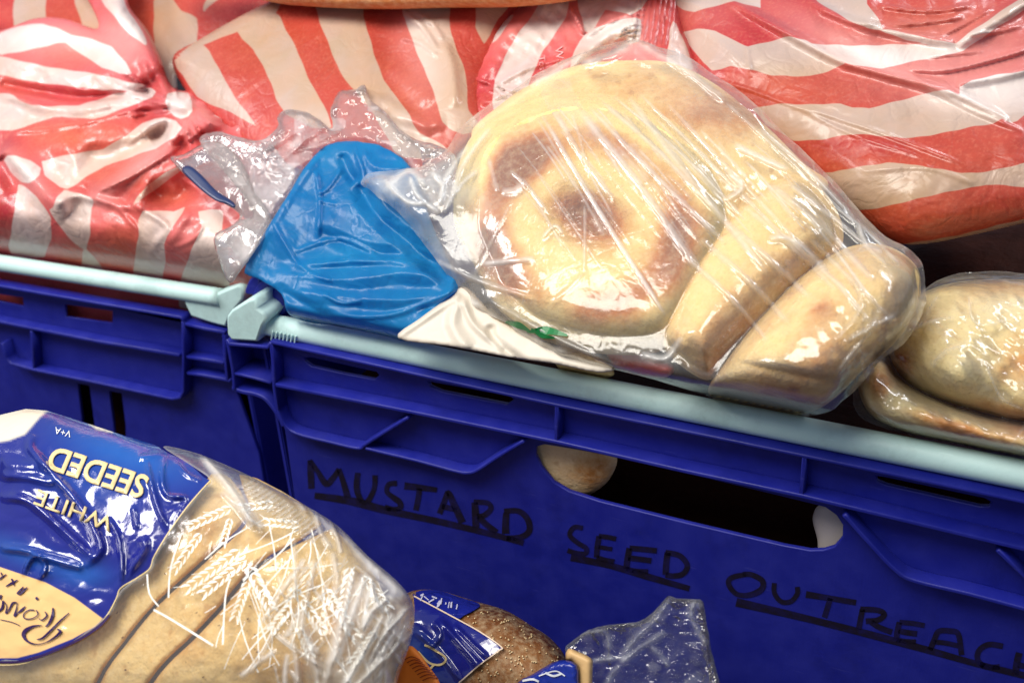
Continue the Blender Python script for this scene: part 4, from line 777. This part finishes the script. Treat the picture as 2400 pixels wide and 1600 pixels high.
RO = [(H7_([(725, 830), (640, 905), (560, 985), (450, 1090), (385, 1108)]), [2, 4, 5, 5, 1.5]), (H7_([(440, 960), (350, 970), (272, 1010), (245, 1062), (285, 1125), (380, 1158), (480, 1140), (580, 1080), (632, 1025), (600, 1000)]), [1, 5, 9, 9, 5, 2, 2, 5, 7, 3]), (H7_([(555, 775), (552, 850), (520, 930), (478, 975)]), [3, 7, 6, 3]),
      (H7_([(470, 815), (490, 860), (440, 905), (405, 885)]), [2, 4, 3, 1]), (H7_([(380, 800), (395, 850), (330, 890), (255, 885), (250, 840), (300, 800), (360, 800)]), 2.4), (H7_([(265, 760), (225, 800), (185, 830)]), [2, 6, 2]), (H7_([(185, 830), (150, 860), (170, 790), (180, 720)]), [2, 5, 3, 1]), (H7_([(175, 720), (130, 730), (90, 810)]), [2, 5, 3]), (H7_([(90, 810), (60, 830), (70, 760), (30, 700)]), [2, 4, 2, 2]), (H7_([(30, 700), (20, 780), (-40, 830)]), [3, 6, 2]), (H7_([(10, 640), (0, 690)]), [5, 3]),
      (H7_([(285, 560), (245, 600), (205, 640)]), [2, 5, 3]), (H7_([(245, 555), (215, 590), (175, 625)]), [2, 5, 3]), (H7_([(175, 625), (205, 640)]), 2), (H7_([(185, 485), (125, 515), (60, 552)]), [2, 5, 2]), (H7_([(120, 470), (135, 505), (145, 540)]), [4, 4, 3]), (H7_([(65, 425), (20, 455), (-10, 480)]), [2, 4, 3]), (H7_([(10, 405), (20, 440)]), [3, 2]), (H7_([(378, 665), (392, 690)]), 6), (H7_([(0, 900), (120, 925), (205, 962)]), 1.6)]
link('lettering', ribbon_mesh(RO, sH, .0009, .0002), NAVY, hl)
link('label_border', ribbon_mesh([([(256, 1440), (230, 1468), (180, 1500), (100, 1535), (40, 1550), (-60, 1549)], [6, 7, 6, 5, 5, 4])], sH, .0008, .0002), NAVY, hl)
link('print_edge', ribbon_mesh([([(493, 1125), (470, 1150), (440, 1185), (408, 1228), (385, 1262), (360, 1305), (350, 1332), (320, 1354), (283, 1377), (272, 1402), (250, 1442), (220, 1474), (160, 1512), (100, 1538), (40, 1556), (-60, 1556)], 2.4)], lambda X, Y: RH.D(X, Y), .0013, .0002), GOLD, hl)

# slices: each with its own rounded edges
def under(off): return lambda X, Y: RH.D(X, Y) + off
sl_loaf = thing('sliced_loaf', CAM + ray(550, 1400) * .60, 'golden sliced loaf inside the blue and clear wrapper, slices slightly apart', 'bread')
GAP1 = [(585, 1190), (560, 1242), (505, 1290), (445, 1345), (400, 1385), (345, 1440), (290, 1510), (245, 1570), (215, 1640), (200, 1700)]
GAP2 = [(760, 1240), (640, 1300), (578, 1350), (525, 1415), (482, 1462), (440, 1505), (406, 1536), (370, 1575), (335, 1630), (310, 1700)]
def off_(L, dx, dy=0): return [(x + dx, y + dy) for x, y in L]
s1 = [(495, 1110), (540, 1120)] + off_(GAP1, -4, -2) + [(-90, 1700), (-90, 1550), (60, 1545), (160, 1500), (245, 1440), (290, 1370), (370, 1300), (410, 1225), (470, 1150)]
s2 = [(560, 1110), (660, 1150), (755, 1228)] + off_(GAP2, -4, -2)[1:] + off_(GAP1, 4, 2)[::-1]
s3 = [(790, 1245), (850, 1310), (905, 1400), (910, 1500), (880, 1700)] + off_(GAP2, 5, 3)[::-1]
ho = [(690, 1395), (740, 1330), (830, 1330), (890, 1400), (905, 1480), (860, 1600), (830, 1700), (640, 1700)]
for i, (pl, lf) in enumerate(((s1, .004), (s2, .003), (s3, .002))):
    def hs(X, Y, e, lf=lf): return RH.base(X, Y) - RH.D(X, Y) - .009 + dome(e, 12, .004) - lf + .0006 * crump(X, Y, 60, 111)
    q = Relief(pl, PH, NH, hs, 0, smooth=2)
    q.build('slice', SLICE, sl_loaf, 4, .03, {'bake': lambda X, Y, e: np.clip(.08 + .22 * np.exp(-(e / 10) ** 2) + .22 * gauss(X, Y, 700, 1560, 160, 120) + .35 * gauss(X, Y, 820, 1450, 60, 100) + .2 * gauss(X, Y, 480, 1250, 60, 60), 0, 1)})
# pores
rp = random.Random(4); ps = []
for _ in range(46):
    x = rp.uniform(180, 700); y = rp.uniform(1300, 1590)
    if inside(PRINT, np.array([x]), np.array([y]))[0]: continue
    a = rp.uniform(-1, .2); l = rp.uniform(1.5, 6); ps.append(([(x, y), (x + l * math.cos(a), y + l * math.sin(a))], rp.uniform(1.5, 4)))
PORE = mat_simple('crumb_pore', s2l((112, 74, 30)), .8)
link('crumb_pores', ribbon_mesh(ps, lambda X, Y: RH.D(X, Y) + .0055, .0002, .0002), PORE, sl_loaf)

# clear film end
WH = []
for (x0, y0, x1, y1, w_, dz) in [(470, 1060, 600, 1230, 12, .9), (520, 1150, 600, 1240, 10, .6), (560, 1170, 620, 1240, 10, .8), (800, 1230, 960, 1400, 16, .7), (860, 1340, 780, 1560, 13, .7), (870, 1350, 900, 1440, 9, .7), (955, 1420, 850, 1600, 12, .7), (960, 1450, 880, 1600, 7, .7), (900, 1440, 800, 1620, 9, .6), (830, 1330, 760, 1620, 14, .6), (780, 1290, 790, 1400, 9, .5), (740, 1310, 700, 1500, 8, .5), (690, 1260, 690, 1420, 5, .4), (700, 1420, 760, 1600, 13, .55), (680, 1460, 700, 1640, 9, .5), (860, 1560, 960, 1420, 6, .8), (820, 1620, 965, 1480, 7, .7), (740, 1200, 780, 1290, 8, .6), (770, 1210, 800, 1300, 7, .6), (690, 1150, 790, 1260, 12, .45), (910, 1400, 850, 1480, 8, .5), (640, 1130, 720, 1200, 9, .5)]:
    WH.append(([(x0, y0), ((x0 + x1) / 2 + rq.uniform(-12, 12), (y0 + y1) / 2 + rq.uniform(-8, 8)), (x1, y1)], w_, .0045, dz))
for k in range(18):   # short pleats along the upper right edge
    t_ = k / 17; x = 600 + 170 * t_; y = 1120 + 120 * t_; WH.append(([(x, y), (x - 18, y + 14), (x - 46, y + 26 + 10 * t_)], 3.5, .003, .5))
for k in range(44):
    x = rq.uniform(640, 930); y = rq.uniform(1290, 1570); a = rq.choice([1.35, 1.75, 2.1, 2.4, .8]) + rq.uniform(-.2, .2); l = rq.uniform(40, 150)
    WH.append(([(x, y), (x + l * .5 * math.cos(a) + rq.uniform(-5, 5), y + l * .5 * math.sin(a)), (x + l * math.cos(a), y + l * math.sin(a))], rq.uniform(2.5, 7), .0016, rq.uniform(.35, .95)))
FO = [(380, 1045), (450, 1058), (520, 1085), (600, 1122), (700, 1175), (790, 1230), (860, 1300), (930, 1360), (966, 1410), (970, 1470), (950, 1540), (930, 1600), (920, 1700), (-90, 1700), (-90, 1545), (60, 1548), (160, 1506), (245, 1446), (285, 1380), (350, 1335), (362, 1300), (408, 1226), (470, 1148), (495, 1125), (440, 1085)]
def hFH(X, Y, e):
    eb = np.maximum(sdist(RH.poly, X, Y), 0); z_ = np.clip((X - 560) / 250, 0, 1)
    return RH.base(X, Y) - RH.D(X, Y) + sum(c[2] * ridge(X, Y, c[0], c[1], 's') for c in WH) + z_ * (.005 * crump(X, Y, 60, 121, 5, 10) + .003 * crump(X, Y, 26, 122)) + .0008 + .0015 * crump(X, Y, 70, 124)
RFH = Relief(FO, PH, NH, hFH, 0, smooth=3)
def dFH(X, Y, e):
    d = .02 + .5 * np.exp(-(e / 4) ** 2)
    for c in WH: d = np.maximum(d, c[3] * ridge(X, Y, c[0], c[1]))
    return np.clip(d + .55 * gauss(X, Y, 890, 1450, 80, 160) * (.5 + crump(X, Y, 60, 125)) + .45 * gauss(X, Y, 810, 1600, 90, 110) + .3 * gauss(X, Y, 560, 1180, 70, 50), 0, 1)
RFH.build('film', FILM, hl, 4, .002, {'dens': dFH}, closed=False)
# wheat ears printed in white on the clear film
WH_S = []
def ear(p0, p1, wd, n):
    p0 = np.array(p0, float); p1 = np.array(p1, float); d = p1 - p0; L = np.linalg.norm(d); d /= L; m = np.array([-d[1], d[0]])
    for i in range(n):
        c = p0 + d * L * i / n
        for s_ in (-1, 1):
            q = c + m * s_ * wd * .12; e_ = q + d * L / n * 1.25 + m * s_ * wd * .42; WH_S.append(([tuple(q), tuple((q + e_) / 2 + m * s_ * wd * .12), tuple(e_)], [2, wd * .34, 1.5]))
        if i % 3 == 2: WH_S.append(([tuple(c), tuple(c + d * L / n * 2 + m * wd * 1.0)], 1.2))
def stem(pts, w_=3): WH_S.append((pts, w_))
ear((560, 1290), (432, 1382), 20, 9); ear((575, 1310), (470, 1395), 20, 8); ear((585, 1330), (640, 1435), 24, 8); ear((585, 1350), (548, 1455), 18, 8); ear((540, 1190), (440, 1235), 18, 7); ear((680, 1420), (635, 1478), 20, 6); ear((690, 1380), (760, 1480), 18, 8); ear((700, 1470), (730, 1540), 16, 6); ear((470, 1250), (405, 1340), 16, 7); ear((540, 1215), (520, 1280), 14, 6)
stem([(700, 1240), (640, 1270), (560, 1300)]); stem([(690, 1260), (640, 1310), (590, 1345)]); stem([(720, 1270), (660, 1330), (600, 1400)], 2.5); stem([(680, 1250), (690, 1340), (700, 1440), (680, 1520)], 3); stem([(760, 1330), (680, 1400), (620, 1440)], 2.5); stem([(540, 1355), (528, 1400), (522, 1510)], 4); stem([(560, 1440), (575, 1500), (605, 1575)], 3); stem([(360, 1428), (400, 1450), (500, 1512)], 5); stem([(425, 1250), (400, 1330), (395, 1400)], 4); stem([(345, 1345), (350, 1390), (372, 1420)], 4); stem([(620, 1215), (540, 1260), (480, 1310)], 2.5); stem([(730, 1240), (750, 1330), (760, 1420)], 2.5); stem([(650, 1330), (720, 1330), (800, 1320)], 2)
rw = random.Random(12)
for k in range(70):
    x = rw.gauss(700, 110); y = rw.gauss(1380, 100)
    a = rw.choice([-.7, -.9, 1.3, 1.5, 1.1, -.6, 2.2]) + rw.uniform(-.2, .2); l = rw.uniform(30, 130); b_ = a + rw.uniform(-.25, .25)
    q0 = np.array([[x, y], [x + l * .5 * math.cos(a), y + l * .5 * math.sin(a)], [x + l * .5 * (math.cos(a) + math.cos(b_)), y + l * .5 * (math.sin(a) + math.sin(b_))]])
    if inside(RFH.poly, q0[:, 0], q0[:, 1]).all() and sdist(RFH.poly, q0[:, 0], q0[:, 1]).min() > 8 and x + (y - 1300) * .6 > 560: stem([tuple(p) for p in q0], rw.uniform(1.2, 3.0))
ear((760, 1380), (840, 1500), 22, 8); ear((820, 1330), (800, 1440), 20, 7); ear((850, 1350), (915, 1430), 18, 6); ear((640, 1180), (560, 1190), 16, 6); ear((700, 1230), (620, 1222), 16, 6); ear((880, 1480), (820, 1560), 18, 7)
wp = NT('wheat_print'); w1 = wp.prin(s2l((252, 251, 244)), .4, .4); w0 = wp.N('BsdfTransparent'); wm_ = wp.N('MixShader')
wp.L(wp.rng(wp.noise(110, 4, .7), .36, .56, .35, .95), wm_.inputs[0]); wp.L(w0.outputs[0], wm_.inputs[1]); wp.L(w1, wm_.inputs[2]); WPRINT = wp.done(wm_.outputs[0])
link('wheat_print', ribbon_mesh(WH_S, lambda X, Y: RFH.D(X, Y), .0006, .0001, 3), WPRINT, hl)

# ================================================================== seeded loaf behind it
NI = slope_n(45); PI_ = CAM + ray(1150, 1500) * .60
z6 = lambda p: Z(p, 880, 1250, 2.613)
si = thing('seeded_loaf', CAM + ray(1150, 1560) * .63, 'dark seeded brown loaf with blue label, between front loaf and lettered crate', 'bread')
outI = z6([(60, 420), (160, 380), (250, 345), (400, 350), (600, 410), (800, 470), (950, 560), (1060, 630), (1150, 730), (1200, 860), (1200, 1100), (200, 1100), (60, 600)])
RI = Relief(outI, PI_, NI, lambda X, Y, e: dome(e, 120, .035), 0, smooth=4)
RI.build('crust', SEEDED, si, 5, .05, {'bake': lambda X, Y, e: np.clip(.25 + .6 * np.exp(-(e / 40) ** 2), 0, 1)})
rs = random.Random(8); SD = []
for _ in range(170):
    x = rs.uniform(1060, 1340); y = rs.uniform(1430, 1600); a = rs.uniform(0, 3.1); l = rs.uniform(2.5, 5)
    if inside(RI.poly, np.array([x]), np.array([y]))[0]: SD.append(([(x, y), (x + l * .5 * math.cos(a), y + l * .5 * math.sin(a)), (x + l * math.cos(a), y + l * math.sin(a))], [1, rs.uniform(2.5, 4.2), 1]))
sdo = link('seeds', ribbon_mesh(SD, lambda X, Y: RI.D(X, Y), .0002, .0009, 2), SEED, si); sdo['kind'] = 'stuff'
LBL = z6([(235, 395), (250, 375), (500, 520), (560, 550), (770, 690), (760, 705), (640, 800), (500, 930), (300, 1100), (100, 1100), (150, 800), (235, 560)])
hlbl = lambda X, Y, e: dome(np.maximum(sdist(RI.poly, X, Y), 0), 120, .035) + .0015 + creases(X, Y, [(z6([(380, 520), (560, 720), (640, 820)]), 9, .004), (z6([(480, 560), (600, 680), (690, 760)]), 7, .003, 's'), (z6([(360, 540), (400, 620), (330, 700)]), 8, .004, 's'), (z6([(250, 600), (380, 720), (520, 900)]), 9, .003, 's')]) + .002 * crump(X, Y, 60, 131)
RLB = Relief(LBL, PI_, NI, hlbl, 0, smooth=2)
RLB.build('printed_label', PRT, si, 4, .001, {'label': const(-5), 'light': blobs((960, 1560, 60, 60, .6)), 'pale': const(0)}, closed=False)
link('label_edge', ribbon_mesh([(z6([(235, 380), (500, 522), (640, 600), (768, 690), (755, 715), (640, 800), (510, 912)]), 3)], lambda X, Y: RLB.D(X, Y), .0008, .0002), mat_simple('cream_print', s2l((240, 215, 190)), .4), si)
link('label_lettering', ribbon_mesh([(z6([(260, 720), (330, 790), (400, 800), (430, 760), (360, 710), (300, 680)]), 5), (z6([(330, 830), (360, 800)]), 5)], lambda X, Y: RLB.D(X, Y), .0009, .0002), GOLD, si)
RL3 = Relief(z6([(245, 370), (300, 345), (400, 350), (520, 390), (640, 430), (600, 470), (540, 500), (500, 518), (380, 450)]), PI_, NI, lambda X, Y, e: hlbl(X, Y, e) + .0005, 0, smooth=3)
RL3.build('printed_flap', mat_simple('blue_flap', (.012, .02, .26, 1), .15, .6, 1.4), si, 4, .001, closed=False)
FL = []
for k in range(13):
    x = rs.uniform(270, 600); y = 350 + (x - 270) * .25 + rs.uniform(10, 50); FL.append((z6([(x, y), (x + rs.uniform(-40, 40), y + rs.uniform(10, 40))]), rs.uniform(2, 4)))
link('flap_pattern', ribbon_mesh(FL, lambda X, Y: RL3.D(X, Y), .0008, .0002), mat_simple('pale_flap_print', s2l((200, 200, 226)), .3), si)
# orange tag
OT = Relief([(935, 1560), (955, 1515), (975, 1520), (1005, 1560), (1035, 1610), (1040, 1700), (930, 1700)], CAM + ray(980, 1570) * .51, slope_n(50), lambda X, Y, e: dome(e, 20, .003), 0, smooth=3)
og = thing('price_sticker', CAM + ray(980, 1570) * .58, 'bright orange sticker with dark scribble between the two loaves at the bottom', 'sticker')
OT.build('sticker', mat_simple('orange_paper', (1.0, .26, .02, 1), .6), og, 4, .002)
link('scribble', ribbon_mesh([([(948 + 6 * k, 1545 + 7 * k), (965 + 6 * k, 1538 + 7 * k), (985 + 6 * k, 1546 + 6 * k)], 2.2) for k in range(8)], lambda X, Y: OT.D(X, Y), .0004, .0002), mat_simple('dark_orange_ink', s2l((150, 50, 8)), .5), og)
# clear tied bag end
nk = thing('clear_bag', CAM + ray(1430, 1520) * .6, 'clear glossy bag end with blue and cream tape, before the lettered crate', 'bag')
PN_ = CAM + ray(1430, 1520) * .575; NN = slope_n(60)
outN = z6([(1160, 720), (1200, 660), (1300, 590), (1430, 555), (1600, 540), (1700, 480), (1790, 380), (1840, 395), (1960, 400), (2010, 420), (2030, 560), (2055, 700), (2060, 1100), (1250, 1100), (1280, 850)])
cN = [(z6([(1500, 760), (1600, 640), (1720, 520), (1800, 400)]), 9, .006, 's'), (z6([(1500, 800), (1620, 700), (1780, 600)]), 8, .006, 's'), (z6([(1250, 620), (1400, 600), (1440, 720)]), 8, .005, 's'), (z6([(1680, 680), (1760, 760), (1800, 820)]), 6, .004, 's'), (z6([(1960, 400), (1940, 520), (2040, 700)]), 6, .004, 's'), (z6([(1320, 780), (1450, 765), (1560, 760)]), 6, .004, 's'), (z6([(1380, 1000), (1440, 880), (1500, 800)]), 8, .005, 's')]
hN = lambda X, Y, e: dome(e, 20, .004) + creases(X, Y, cN) + .012 * facet(X, Y, 70, 141, 5) + .006 * facet(X, Y, 30, 142)
RN = Relief(outN, PN_, NN, hN, 0, smooth=2)
RN.build('film', FILMD, nk, 4, .006, {'dens': lambda X, Y, e: np.clip(.08 * np.exp(-(e / 3) ** 2) + .3 * creases(X, Y, [(c[0], c[1], 1.0) for c in cN]) + .12 * (facet(X, Y, 70, 143) > .7), 0, 1)})  # crease glints put into the film density as white streaks
CREAM = mat_simple('cream_tape', s2l((226, 186, 128)), .5)
R1 = Relief(z6([(1165, 770), (1180, 700), (1240, 720), (1320, 760), (1330, 820), (1310, 1100), (1230, 1100), (1240, 820)]), PN_, NN, lambda X, Y, e: dome(e, 14, .006), .034, smooth=2); R1.build('cream_tape', CREAM, nk, 4, .002)
R2 = Relief(z6([(860, 915), (960, 860), (1080, 790), (1160, 772), (1235, 800), (1245, 900), (1235, 1100), (820, 1100)]), PN_, NN, lambda X, Y, e: dome(e, 16, .006) + .001 * crump(X, Y, 30, 7), .040, smooth=2); R2.build('blue_tape', mat_simple('blue_tape', (.012, .03, .30, 1), .25, .5, .6), nk, 4, .002)
link('tape_print', ribbon_mesh([(z6([(1040, 850), (1090, 870), (1140, 855)]), 5), (z6([(1000, 870), (1100, 840), (1160, 870)]), 3), (z6([(900, 900), (960, 890), (1000, 905)]), 5)], lambda X, Y: R2.D(X, Y), .0006, .0002), mat_simple('white_tape_print', (.75, .78, .85, 1), .4), nk)
